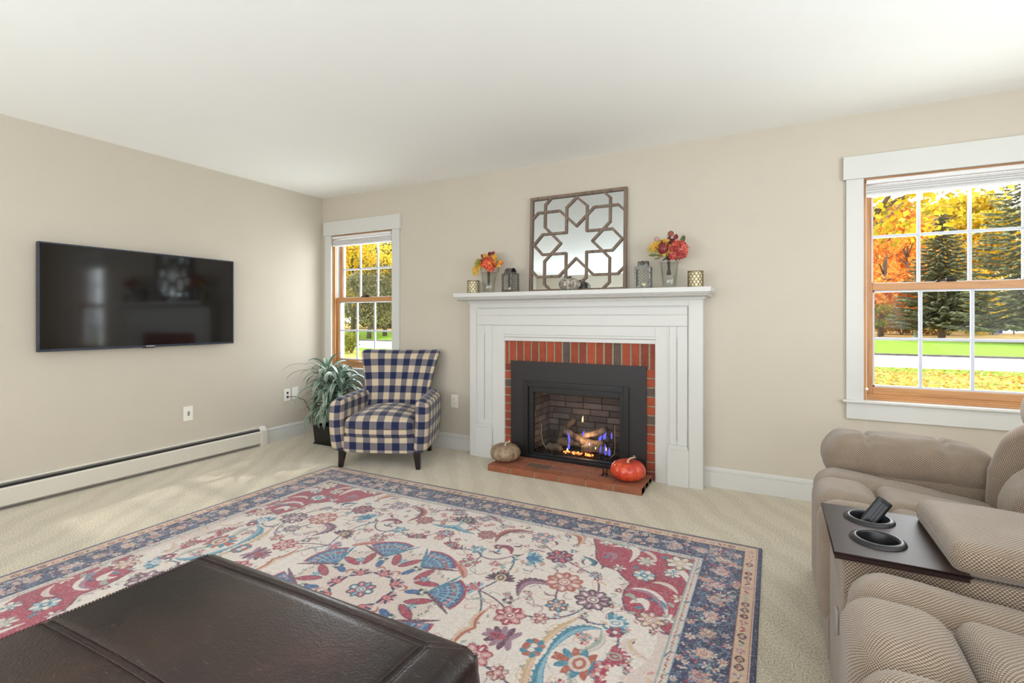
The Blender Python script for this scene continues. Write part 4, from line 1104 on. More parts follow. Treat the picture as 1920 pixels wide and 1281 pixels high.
# ---------------------------------------------------------------- reclining loveseat with console
def sofa():
    X0, Y0 = 4.38, -1.18
    t = thing('reclining_loveseat', 'taupe woven fabric reclining loveseat with cup holder console below the right window', 'sofa', (4.7, -1.985, 0))
    ox, oy = -4.7, 1.985
    F = M['sofa']
    rn = random.Random(4)
    def rb(name, xa, xb, ya, yb, za, zb, r, n=(20, 20, 16), fn=None, par=t, mat=F, uvo=None):
        c = ((xa + xb) / 2 + ox, (ya + yb) / 2 + oy, (za + zb) / 2); h = ((xb - xa) / 2, (yb - ya) / 2, (zb - za) / 2)
        o = MB().rbox(h, min(r, min(h) * .98), n, (lambda p: fn(p, h)) if fn else None, c, uvo=uvo or (rn.random(), rn.random())).build(name, mat, par, smooth=True)
        return o
    def wr(p, amp=.003, f=22):   # soft wrinkles
        p.z += amp * math.sin(p.x * f + 3 * p.y) * math.sin(p.y * f * .8 + 1); return p
    # hidden base and side panels
    rb('base_frame', 4.42, 5.28, -3.0, -.97, .02, .30, .03, (6, 8, 4))
    SL = .13
    def seat(ya, yb, far):
        """one seat: wide flange all round with two raised channel lobes, waterfall front"""
        def fl(p, h):
            q = p.copy(); q.z -= (p.x + h[0]) * SL * (1 if p.z > 0 else 0) * 1.0
            q.x -= .012 * math.sin(PI * (p.z / h[2] * .5 + .5)) if p.x < 0 else 0
            return wr(q, .003, 18)
        s = rb('seat', 4.392, 5.02, ya, yb, .10, .520, .085, (30, 30, 20), fl)
        f1 = .215 if far else .165
        def eg(p, h):
            q = p.copy(); q.z -= max(0, p.x + h[0] - .08) * SL * 1.1 * (1 if p.z > 0 else .2); q.y += .012 * math.sin(p.x * 9 + 1)
            for cx_ in (-.06, .12):
                q.z -= .006 * math.exp(-((p.x - cx_) / .008) ** 2) * (1 if p.z > 0 else 0)
            return wr(q, .002, 30)
        rb('seat_edge', 4.378 if far else 4.392, 5.0, yb - f1 - .01, yb, .14, .556 if not far else .548, .080, (34, 18, 20), eg, s)
        y1 = yb - f1; w1 = .262
        lob = [(y1 - w1, y1), (ya + .01, y1 - w1 + .004)]
        for (a, b_) in lob:
            def lf(p, h):
                q = p.copy(); q.z -= max(0, p.x + h[0]) * SL * .5
                q.z += .010 * math.sin(6 * p.y) ; return wr(q, .002, 25)
            rb('seat_pad', 4.362, 4.573, a + .002, b_ - .002, .13, .560, .075, (20, 24, 22), lf, s)
            def lr(p, h):
                q = p.copy(); k = (1 - (p.y / h[1]) ** 2) * (1 - (p.x / h[0]) ** 4)
                if p.z > 0: q.z += .014 * k
                q.z -= (p.x + h[0]) * SL; return wr(q, .003, 20)
            rb('seat_pad', 4.568, 5.0, a + .002, b_ - .002, .44, .545, .045, (28, 20, 10), lr, s)
        rb('footrest_front', 4.388, 4.44, ya + .012, yb - .012, .03, .20, .022, (6, 12, 8), None, s)
        return s
    s1 = seat(-1.805, -1.165, True); s2 = seat(-2.80, -2.165, False)
    def arm(ya, yb):
        rb('arm_panel', 4.445, 5.25, ya + .012, yb - .012, .03, .54, .04, (12, 8, 12))
        def af(p, h):
            q = p.copy(); xx = p.x + h[0]           # 0 at the front
            tk = min(1, max(0, p.z / h[2] + .35)); tk = tk * tk * (3 - 2 * tk)
            prof = -.020 * math.exp(-(xx / .05) ** 2) - .11 * max(0, xx - .36) ** 1.5 * 2.2
            q.z += prof * (.35 + .65 * tk)
            for cx_ in (.165, .425):                # tufted creases
                g = math.exp(-((xx - cx_) / .012) ** 2); 
                k = 1 - .05 * g
                q.y *= k; q.z = q.z - .017 * g * tk
                q.z += .0035 * math.exp(-((xx - cx_) / .06) ** 2) * math.sin(p.y * 90) * tk
            q.y *= 1 + .05 * math.sin(PI * min(1, xx / .17)) * .5
            q.z += .003 * math.sin(xx * 30) * math.sin(p.y * 22)
            return q
        rb('arm_pad', 4.422, 5.02, ya, yb, .475, .672, .088, (64, 20, 20), af)
    arm(-1.188, -.925); arm(-3.055, -2.80)
    # backs
    def back(ya, yb):
        def tilt(p, h):
            q = p.copy(); q.x += .10 * (p.z + h[2]); return wr(q, .003, 18)
        b0 = rb('back_frame', 5.12, 5.36, ya, yb, .30, .95, .07, (8, 14, 14), lambda p, h: tilt(p, h))
        def bol(p, h):
            q = p.copy(); q.x += .26 * max(0, p.z) + .06 * p.z; q.x -= .03 * (1 - (p.y / h[1]) ** 2) * (1 if p.x < 0 else 0)
            return wr(q, .003, 24)
        rb('back_bolster', 4.975, 5.24, yb - .19, yb + .0, .40, .80, .10, (16, 20, 24), bol, b0)
        rb('back_bolster', 4.975, 5.24, ya - .0, ya + .17, .40, .80, .10, (16, 20, 24), bol, b0)
        rb('lumbar_pad', 4.945, 5.24, ya + .14, yb - .165, .40, .70, .12, (18, 26, 24), bol, b0)
        def hd(p, h):
            q = p.copy(); q.x += .22 * p.z; q.x -= .02 * (1 - (p.y / h[1]) ** 2); return wr(q, .003, 20)
        rb('headrest', 5.045, 5.34, ya + .02, yb - .0, .735, .985, .12, (18, 30, 20), hd, b0)
    back(-1.80, -1.14); back(-2.83, -2.17)
    # console between the seats
    rb('console_body', 4.392, 5.10, -2.165, -1.805, .02, .474, .022, (14, 10, 14))
    rb('console_rim', 4.392, 5.06, -2.165, -2.140, .44, .546, .010, (30, 4, 8)); rb('console_rim', 4.392, 5.06, -1.830, -1.805, .44, .546, .010, (30, 4, 8)); rb('console_rim', 4.392, 4.414, -2.150, -1.820, .44, .546, .010, (4, 14, 8)); rb('console_rim', 4.60, 5.06, -2.150, -1.820, .44, .546, .010, (14, 14, 8))
    def lid(p, h):
        q = p.copy(); k = (1 - (p.y / h[1]) ** 2)
        if p.z > 0: q.z += .008 * k
        q.z -= .02 * (p.x + h[0]) ; return wr(q, .0015, 30)
    rb('console_lid', 4.612, 5.04, -2.180, -1.800, .552, .632, .034, (26, 24, 12), lid)
    rb('console_back', 5.04, 5.34, -2.16, -1.81, .30, .88, .06, (10, 10, 14))
    # tray with two cup holders
    holes = [(4.486 + ox, -1.893 + oy), (4.483 + ox, -2.058 + oy)]; R = .049
    xa, xb, ya, yb = 4.372 + ox, 4.642 + ox, -2.188 + oy, -1.800 + oy
    # plate built as a grid with circular holes
    zt_, zb_ = .566, .548
    b = MB(); n = 40; vs = []; fs = []
    segs = 48
    split = (holes[0][1] + holes[1][1]) / 2
    def ringpts(cx_, cy_, x0, x1, y0, y1):
        out = []
        for k in range(segs):
            a = 2 * PI * (k + .5) / segs; dx, dy = math.cos(a), math.sin(a)
            tx = ((x1 - cx_) / dx if dx > 0 else (x0 - cx_) / dx) if abs(dx) > 1e-6 else 9; ty = ((y1 - cy_) / dy if dy > 0 else (y0 - cy_) / dy) if abs(dy) > 1e-6 else 9
            tt = min(tx, ty); out.append((cx_ + dx * tt, cy_ + dy * tt))
        for (qx, qy) in ((x0, y0), (x1, y0), (x0, y1), (x1, y1)):
            j = min(range(segs), key=lambda k: (out[k][0] - qx) ** 2 + (out[k][1] - qy) ** 2); out[j] = (qx, qy)
        return out
    for (hc, y0, y1) in ((holes[0], split, yb), (holes[1], ya, split)):
        o_ = ringpts(hc[0], hc[1], xa, xb, y0, y1)
        i_ = [(hc[0] + R * math.cos(2 * PI * (k + .5) / segs), hc[1] + R * math.sin(2 * PI * (k + .5) / segs)) for k in range(segs)]
        V_ = [(p[0], p[1], zt_) for p in o_] + [(p[0], p[1], zt_) for p in i_] + [(p[0], p[1], zb_) for p in o_] + [(p[0], p[1], zb_) for p in i_]
        F_ = []
        for k in range(segs):
            k2 = (k + 1) % segs
            F_ += [(k, k2, segs + k2, segs + k), (2 * segs + k, 3 * segs + k, 3 * segs + k2, 2 * segs + k2), (segs + k, segs + k2, 3 * segs + k2, 3 * segs + k)]
            m1, m2 = o_[k], o_[k2]
            if not (abs(m1[1] - split) < 1e-6 and abs(m2[1] - split) < 1e-6): F_.append((k, 2 * segs + k, 2 * segs + k2, k2))
        b.add(V_, F_)
    tr = b.build('tray', M['tray'], t)
    e = MB(); r_ = .004
    e.tube([(xa, yb, zt_ - .004), (xa, ya, zt_ - .004), (xb, ya, zt_ - .004), (xb, yb, zt_ - .004), (xa, yb, zt_ - .004)], r_, 8); e.build('tray_edge', M['tray'], tr, smooth=True)
    for hc in holes:
        MB().lathe([(.066, zt_ - .001), (.064, zt_ + .004), (.054, zt_ + .0085), (.049, zt_ + .008), (.0465, zt_ + .002), (.043, .50), (.041, .485), (.0, .483)], 48, (hc[0], hc[1], 0), cap=False).build('cup_holder', M['black'], tr, smooth=True)
    # recliner pull tab on the console front
    MB().rbox((.004, .018, .030), .0035, (4, 6, 6), None, (4.374 + ox, -2.215 + oy, .40)).build('pull_tab', plain('grey_tab', S(150, 144, 140), .6), t, smooth=True)
sofa()
def remote():
    t = thing('remote_control', 'small black remote control standing in the far cup holder of the sofa console', 'remote', (4.462, -1.880, .515))
    t.rotation_euler = (math.radians(-16), math.radians(36), 0)
    MB().rbox((.021, .009, .062), .006, (8, 6, 12), None, (0, 0, .068)).build('case', M['black'], t, smooth=True)
    b = MB()
    for i in range(5):
        for j in range(3): b.box(-.013 + j * .009, -.006 + j * .009, -.0102, -.0088, .050 + i * .013, .063 + i * .013)
    b.build('buttons', plain('grey_rubber', S(70, 70, 74), .6), t)
remote()

# ---------------------------------------------------------------- plaid armchair
def armchair():
    t = thing('plaid_armchair', 'navy and cream buffalo check armchair with dark tapered legs beside the plant', 'armchair', (1.4935, -.7655, 0), math.atan2(.381, .924))
    P = M['plaid']
    # seat cushion
    def cu(p, h):
        q = p.copy(); k = (1 - (p.x / h[0]) ** 2) * (1 - (p.y / h[1]) ** 4)
        if p.z > 0: q.z += .060 * k * .85 + .016 * (p.y / h[1])
        q.y += .030 * (p.x / h[0]) ** 2 * (1 if p.y < 0 else 0); q.x *= 1 - .06 * (p.y / h[1] * .5 + .5)
        return q
    MB().rbox((.286, .265, .080), .045, (28, 26, 14), cu, (-.003, .215, .318), uvo=(.035, .02)).build('seat_cushion', P, t, smooth=True)
    def ba(p, h):
        q = p.copy(); q.y += .022 * (p.x / h[0]) ** 2 * (1 if p.y < 0 else 0); return q
    MB().rbox((.290, .285, .062), .012, (20, 14, 8), ba, (-.003, .255, .183), uvo=(.035, .07)).build('seat_base', P, t, smooth=True)
    # arms
    for s in (-1, 1):
        def ar(p, h, s=s):
            q = p.copy(); u = min(1, max(0, (p.z + h[2]) / (2 * h[2]))); yy = min(1, max(0, (p.y + h[1]) / (2 * h[1])))
            q.x += s * (.020 * math.sin(PI * min(1, max(0, u)) * .72) - .010)       # outward flare of the arm
            q.x -= s * .040 * yy ** 1.5 * (1 if True else 0)
            if u > .8: q.z -= .022 * max(0, (p.x * s) / h[0]) * (u - .8) / .2        # shoulder slopes to the outside
            q.z += .016 * max(0, yy - .35) * u - .045 * max(0, .14 - yy) * 1.5 * u
            q.y -= .018 * math.sin(PI * u) * (1 - yy)
            return q
        MB().rbox((.056, .300, .212), .052, (16, 34, 30), ar, (s * .338, .262, .338), uvo=(.03 if s < 0 else .055, .045)).build('arm', P, t, smooth=True)
    # winged back
    def bk(p, h):
        q = p.copy(); u = min(1, max(0, (p.z + h[2]) / (2 * h[2]))); s_ = p.x / h[0]
        wd = .284 + .016 * u + .070 * max(0, u - .42) ** 1.3 * 1.9
        q.x = s_ * wd
        q.y += .155 * u + .030 * u * u - .105 * abs(s_) ** 3.6 * (.35 + .65 * u)
        q.z += -.012 * (1 - abs(s_) ** 2) * (1 if u > .9 else 0) + .006 * s_ * 0
        if u > .93: q.y += .01
        return q
    MB().rbox((.34, .055, .295), .042, (40, 12, 44), bk, (-.012, .490, .602), uvo=(.012, .0)).build('backrest', P, t, smooth=True)
    # outer back panel closing towards the seat
    MB().rbox((.29, .03, .20), .028, (12, 6, 12), None, (-.01, .535, .32)).build('back_panel', P, t, smooth=True)
    for (x, y, dx, dy, h_) in ((-.300, .010, -.012, -.008, .135), (.300, .010, .012, -.008, .135), (-.25, .50, -.01, .05, .14), (.25, .50, .01, .05, .14)):
        a, c = .026, .016
        vs = [(x + dx + sx_ * c, y + dy + sy_ * c, 0) for sx_, sy_ in ((-1, -1), (1, -1), (1, 1), (-1, 1))] + [(x + sx_ * a, y + sy_ * a, h_) for sx_, sy_ in ((-1, -1), (1, -1), (1, 1), (-1, 1))]
        MB().add(vs, [(3, 2, 1, 0), (4, 5, 6, 7), (0, 1, 5, 4), (1, 2, 6, 5), (2, 3, 7, 6), (3, 0, 4, 7)]).build('leg', M['chair_leg'], t, bevel=.003)
armchair()

# ---------------------------------------------------------------- potted dracaena in the corner
def plant():
    t = thing('potted_plant', 'striped dracaena with arching white edged leaves in a square black pot', 'plant', (.530, -.350, 0))
    def pot(s0, s1, z0, z1, m_):
        pass
    b = MB(); a, c = .112, .124; h_ = .176
    def fr(s_, z): return [(-s_, -s_, z), (s_, -s_, z), (s_, s_, z), (-s_, s_, z)]
    b.add(fr(a, .012) + fr(c, h_) + fr(c - .01, h_) + fr(c - .014, h_ - .03), [(3, 2, 1, 0), (0, 1, 5, 4), (1, 2, 6, 5), (2, 3, 7, 6), (3, 0, 4, 7), (4, 5, 9, 8), (5, 6, 10, 9), (6, 7, 11, 10), (7, 4, 8, 11), (8, 9, 13, 12), (9, 10, 14, 13), (10, 11, 15, 14), (11, 8, 12, 15)])
    p = b.build('pot', M['pot'], t)
    MB().box(-.122, .122, -.122, .122, 0, .012).build('saucer', M['pot'], t, bevel=.003)
    MB().box(-.112, .112, -.112, .112, .10, h_ - .03).build('soil', M['soil'], t)
    rn = random.Random(12); s = MB(); tops = []
    for (dx, dy, hh) in ((-.03, -.02, .56), (.05, .02, .50), (.0, .05, .42), (-.06, .03, .36), (.04, -.05, .32), (.10, -.01, .44)):
        s.tube([(dx * .5, dy * .5, .12), (dx * .8, dy * .8, .12 + hh * .5), (dx * 1.3, dy * 1.3, .12 + hh)], [.011, .009, .008], 8); tops.append((dx * 1.3, dy * 1.3, .12 + hh))
    s.build('stem', bark('plant_cane', S(96, 84, 58), S(150, 134, 96)), t, smooth=True)
    m = NT('striped_leaf'); sp = m.n('ShaderNodeSeparateXYZ'); m.l(m.n('ShaderNodeTexCoord').outputs['UV'], sp.inputs[0])
    d = m.math('ABSOLUTE', m.math('SUBTRACT', sp.outputs[0], .5)); d = m.math('ADD', d, m.math('MULTIPLY', m.math('SUBTRACT', m.noise(18, 2), .5), .10))
    G, W_, D_ = S(30, 104, 66), S(216, 226, 214), S(20, 60, 38)
    at = m.n('ShaderNodeAttribute'); at.attribute_name = 'tint'
    col = m.ramp(d, [(0.0, W_), (.025, W_), (.06, G), (.17, D_), (.24, G), (.27, W_), (.33, W_), (.36, G), (.43, D_), (.455, W_), (.5, W_)])
    col2 = m.ramp(d, [(0.0, D_), (.2, G), (.33, S(110, 140, 110)), (.38, D_), (.5, W_)])
    m.set(Base_Color=m.mix(at.outputs['Fac'], col, col2), Roughness=.35); m.b.inputs['Subsurface Weight'].default_value = 0.0
    b = MB(); b.hastint = True
    def leaf(base, az, el, L, W, droop, tint):
        n = 11; p = Vector(base); vs = []; uv = []; ang = el
        d_ = Vector((math.cos(az), math.sin(az), 0)); side = Vector((-math.sin(az), math.cos(az), 0)); tw = rn.uniform(-.35, .35)
        cen = []
        for i in range(n):
            u = i / (n - 1); cen.append(p.copy()); p = p + (d_ * math.cos(ang) + Vector((0, 0, math.sin(ang)))) * L / (n - 1); ang -= droop / (n - 1) * (.5 + 1.1 * u)
        for i, q in enumerate(cen):
            u = i / (n - 1); w_ = W * (math.sin(PI * (u * .88 + .08)) ** .65) * (1 - .25 * u); 
            if i == n - 1: w_ = .0008
            sd = (side * math.cos(tw) + Vector((0, 0, 1)) * math.sin(tw)).normalized()
            for s_, k in ((-1, -1), (-.5, 0), (0, .35), (.5, 0), (1, -1)):
                dz = -.22 * W * abs(s_) * (-1)
                r = q + sd * (s_ * w_) + Vector((0, 0, dz))
                r.x = max(r.x, -.530 + .02 + .01 * rn.random()); r.y = min(r.y, .350 - .055)
                r.z = max(r.z, .03)
                vs.append(r)
        fs = []; uvs = []
        for i in range(n - 1):
            for j in range(4):
                fs.append((i * 5 + j, i * 5 + j + 1, (i + 1) * 5 + j + 1, (i + 1) * 5 + j)); uvs.append([(j / 4, i / n), ((j + 1) / 4, i / n), ((j + 1) / 4, (i + 1) / n), (j / 4, (i + 1) / n)])
        b.add(vs, fs, uvs, tint)
    for ti, tp in enumerate(tops):
        N = 34 if ti < 2 else 24
        for k in range(N):
            hgt = tp[2] - (k / N) * .20; az = k * 2.4 + rn.uniform(-.3, .3) + ti
            el = 1.25 - 1.05 * (k / N) + rn.uniform(-.15, .15)
            leaf((tp[0], tp[1], hgt), az, el, rn.uniform(.24, .40) * (.75 + .35 * k / N), rn.uniform(.020, .031), rn.uniform(1.5, 2.8), 0.0 if hgt > .36 else rn.uniform(.2, .9))
    for k in range(14):
        leaf((rn.uniform(-.04, .04), rn.uniform(-.04, .0), rn.uniform(.30, .46)), rn.uniform(-2.9, -.6), .2, rn.uniform(.26, .36), .02, 2.7, .6)
    leaf((tops[1][0], tops[1][1], .66), .15, .75, .50, .016, 2.3, .0); leaf((tops[0][0], tops[0][1], .60), 3.6, .6, .44, .016, 1.7, .4); leaf((tops[0][0], tops[0][1], .62), 3.9, .8, .46, .015, 1.8, .0)
    b.build('foliage', m.m, t, smooth=True)
plant()
# ---------------------------------------------------------------- objects on the mantel shelf
MZ = 1.384
def wall_mirror():
    hw = .401; hh = .390
    t = thing('decorative_mirror', 'square mirror with interlaced star fretwork in a weathered brown frame', 'mirror', (2.855, -.050, MZ))
    t.rotation_euler = (math.radians(-2.3), 0, 0)
    zc = hh
    MB().box(-hw + .01, hw - .01, .004, .008, zc - hh + .01, zc + hh - .01).build('mirror_glass', M['mirror'], t)
    b = MB(); f = .024; d0 = -.014
    b.box(-hw, -hw + f, d0, .014, 0, 2 * hh); b.box(hw - f, hw, d0, .014, 0, 2 * hh); b.box(-hw + f, hw - f, d0, .014, 0, f); b.box(-hw + f, hw - f, d0, .014, 2 * hh - f, 2 * hh)
    b.build('frame', M['frame_wood'], t, bevel=.0015)
    b = MB(); IW, IH = hw - f * .6, hh - f * .6; wd = .0095
    def bar(p, q):
        a = Vector((p[0] * IW, 0, zc + p[1] * IH)); c = Vector((q[0] * IW, 0, zc + q[1] * IH)); L = (c - a).length; an = math.atan2(c.z - a.z, c.x - a.x)
        Mx = T(a.x, 0, a.z) @ Matrix.Rotation(-an, 4, 'Y')
        y0 = -.0085 - bar.k * .00015; bar.k = (bar.k + 1) % 7
        b.box(-wd * .42, L + wd * .42, y0, .004, -wd, wd, mat=Mx)
    bar.k = 0
    q1 = [(0, .95), (.22, .75), (.22, .22), (.75, .22), (.95, 0)]
    q2 = [(0, .34), (.37, .70), (.86, .70), (1.0, .56)]
    for sx_ in (-1, 1):
        for sz_ in (-1, 1):
            for Q in (q1, q2, [(y, x) for x, y in q2]):
                for i in range(len(Q) - 1): bar((Q[i][0] * sx_, Q[i][1] * sz_), (Q[i + 1][0] * sx_, Q[i + 1][1] * sz_))
    b.build('fretwork', M['frame_wood'], t)
wall_mirror()

def metal(name, lo, hi, rough=.45):
    m = NT(name); f = m.noise(120, 4, rough=.7)
    m.set(Base_Color=m.ramp(f, [(.35, lo), (.62, hi)]), Metallic=.75, Roughness=rough); m.bump(f, .4, .002); return m.m
M['zinc'] = metal('antiqued_silver_metal', S(48, 46, 44), S(146, 144, 138))
M['gold'] = metal('aged_brass', S(70, 58, 40), S(130, 112, 80))

def lantern(label, x, y, rz):
    t = thing('candle_lantern', label, 'lantern', (x, y, MZ), rz)
    w_, d_, h_ = .050, .040, .148
    b = MB(); b.box(-w_ - .004, w_ + .004, -d_ - .004, d_ + .004, 0, .010); b.build('base', M['zinc'], t, bevel=.0015); b = MB(); b.box(-w_ - .004, w_ + .004, -d_ - .004, d_ + .004, h_, h_ + .010)
    b.box(-w_ * .8, w_ * .8, -d_ * .8, d_ * .8, h_ + .010, h_ + .018)
    b.build('top_plate', M['zinc'], t, bevel=.0015)
    b = MB()
    for sx_ in (-1, 1):
        for sy_ in (-1, 1): b.box(sx_ * w_ - .006, sx_ * w_ + .006, sy_ * d_ - .006, sy_ * d_ + .006, .010, h_)
    b.box(-w_, w_, -d_ - .004, -d_ + .002, .010, .022); b.box(-w_, w_, -d_ - .004, -d_ + .002, h_ - .010, h_)
    b.build('posts', M['zinc'], t, bevel=.001)
    for sx_ in (-1, 1):      # pierced scroll side panels and back
        b = MB()
        for k in range(5):
            for j in range(3):
                cy_, cz_ = -d_ + .012 + j * .026, .028 + k * .025
                pts = [(sx_ * w_, cy_ + .010 * math.cos(a), cz_ + .010 * math.sin(a)) for a in np.linspace(0, 2 * PI, 11)]
                b.tube(pts, .0018, 5)
        b.build('pierced_side', M['zinc'], t)
    b = MB()
    for k in range(5):
        for j in range(4):
            cx_, cz_ = -w_ + .013 + j * .025, .028 + k * .025
            b.tube([(cx_ + .010 * math.cos(a), d_, cz_ + .010 * math.sin(a)) for a in np.linspace(0, 2 * PI, 11)], .0018, 5)
    b.build('pierced_back', M['zinc'], t)
    MB().box(-w_ + .005, w_ - .005, -d_ + .002, -d_ + .0035, .022, h_ - .010).build('glass_door', M['glass'], t)
    # barrel chimney roof, open at the ends, with ring
    r = .034; pts = [(r * math.cos(a), r * math.sin(a)) for a in np.linspace(0, PI, 17)]
    b = MB(); vs = []
    for yy in (-.036, .036):
        for (rr) in (r, r - .0025):
            vs += [(rr * math.cos(a) * .0 + (yy), rr * math.cos(a), h_ + .016 + rr * math.sin(a) * 1.1) for a in np.linspace(0, PI, 17)]
    n = 17; fs = []
    for i in range(n - 1):
        fs += [(i, i + 1, 2 * n + i + 1, 2 * n + i), (n + i, 3 * n + i, 3 * n + i + 1, n + i + 1), (i, n + i, n + i + 1, i + 1), (2 * n + i, 2 * n + i + 1, 3 * n + i + 1, 3 * n + i)]
    b.add(vs, fs); b.build('barrel_roof', M['zinc'], t, smooth=False)
    b = MB(); b.tube([(.017 * math.cos(a), -r * .86 - .004, h_ + .034 + .015 * math.sin(a)) for a in np.linspace(0, 2 * PI, 21)], .0020, 6); b.tube([(0, -r * .75, h_ + .047), (0, -r * .95, h_ + .051)], .004, 8)
    b.build('ring_handle', M['zinc'], t, smooth=True)
    a = Vector((.005, .0, 0)); a.rotate(Matrix.Rotation(rz, 3, 'Z'))
    return (x + a.x, y + a.y)
def candle(label, x, y, grp=None):
    t = thing('votive_candle', label, 'candle', (x, y, MZ + .0102), 0, grp)
    MB().lathe([(.0, 0), (.018, 0), (.0185, .003), (.0185, .030), (.017, .032), (.006, .030), (.0, .0295)], 24, cap=False).build('wax', M['candle'], t, smooth=True)
    MB().tube([(0, 0, .029), (.001, 0, .036)], .0009, 5).build('wick', M['iron'], t)
p = lantern('antiqued silver lantern left of the mirror, turned to show its pierced side', 2.322, -.135, math.radians(-14)); candle('cream votive candle inside the lantern left of the mirror', p[0], p[1])
p = lantern('antiqued silver lantern right of the mirror, facing the room', 3.402, -.135, math.radians(4)); candle('cream votive candle inside the lantern right of the mirror', p[0], p[1])

def lattice_holder(label, x, y, r, h_):
    t = thing('candle_holder', label, 'candle holder', (x, y, MZ))
    gm = NT('frosted_cream_glass'); gm.set(Base_Color=gm.ramp(gm.noise(30), [(.3, S(214, 196, 150)), (.7, S(240, 228, 190))]), Roughness=.25); gm.b.inputs['Transmission Weight'].default_value = .0
    MB().lathe([(0, .002), (r - .005, .002), (r - .005, h_ - .004), (r - .008, h_ - .004), (r - .008, .006), (0, .006)], 40, cap=False).build('glass_cup', gm.m, t, smooth=False)
    b = MB(); n = 12; N = 40
    for k in range(n):
        for sg in (-1, 1):
            pts = []
            for i in range(N + 1):
                z = h_ * i / N; a = 2 * PI * k / n + sg * (PI / n) * (.5 + .5 * math.cos(2 * PI * z / (h_ / 3.0)))
                pts.append((r * math.cos(a), r * math.sin(a), z))
            b.tube(pts, .0015, 4)
    b.build('lattice', M['gold'], t)
    for z in (.001, h_ - .004): MB().lathe([(r - .002, z), (r + .002, z), (r + .002, z + .004), (r - .002, z + .004), (r - .002, z)], 40, cap=False).build('rim', M['gold'], t)
lattice_holder('brass lattice candle holder at the left end of the mantel shelf', 1.975, -.150, .050, .110)
lattice_holder('brass lattice candle holder at the right end of the mantel shelf', 3.757, -.150, .049, .112)

def vase(label, x, y, rt, rb_, h_):
    t = thing('glass_vase', label, 'vase', (x, y, MZ))
    MB().lathe([(0, 0), (rb_, 0), (rb_ + .002, .006), (rt, h_), (rt - .003, h_ + .001), (rt - .005, h_ - .002), (rb_ - .004, .018), (0, .014)], 40, cap=False).build('glass_body', M['vase_glass'], t, smooth=True)
    b = MB(); b.lathe([(rt - .005, h_ - .001), (rt - .0015, h_ + .0025), (rt + .001, h_ - .001)], 40, cap=False); b.build('rim', plain('glass_rim', S(226, 228, 226), .08), t, smooth=True)
vase('clear tapered glass vase of orange flowers left of the mirror', 2.118, -.135, .068, .044, .180)
vase('clear tapered glass vase of red flowers right of the mirror', 3.582, -.135, .064, .044, .185)

def leafmat(name, cols):
    m = NT(name); at = m.n('ShaderNodeAttribute'); at.attribute_name = 'tint'
    f = m.math('ADD', m.math('MULTIPLY', at.outputs['Fac'], .75), m.math('MULTIPLY', m.noise(60, 3), .3))
    m.set(Base_Color=m.ramp(f, cols), Roughness=.6); return m.m
M['petal'] = leafmat('orange_red_petals', [(.1, S(150, 36, 34)), (.35, S(214, 62, 44)), (.6, S(228, 96, 60)), (.9, S(240, 140, 84))])
M['petal_r'] = leafmat('coral_petals', [(.1, S(140, 40, 44)), (.4, S(200, 74, 66)), (.7, S(218, 106, 88)), (.95, S(232, 150, 120))])
M['maple'] = leafmat('autumn_maple_leaf', [(.05, S(120, 40, 34)), (.25, S(190, 96, 40)), (.5, S(216, 160, 52)), (.75, S(160, 146, 56)), (.95, S(96, 110, 52))])
M['burg'] = leafmat('burgundy_leaf', [(.1, S(60, 18, 26)), (.5, S(112, 30, 42)), (.9, S(150, 62, 62))])
M['green'] = leafmat('dusty_green_leaf', [(.1, S(70, 74, 46)), (.5, S(110, 112, 70)), (.9, S(140, 120, 70))])
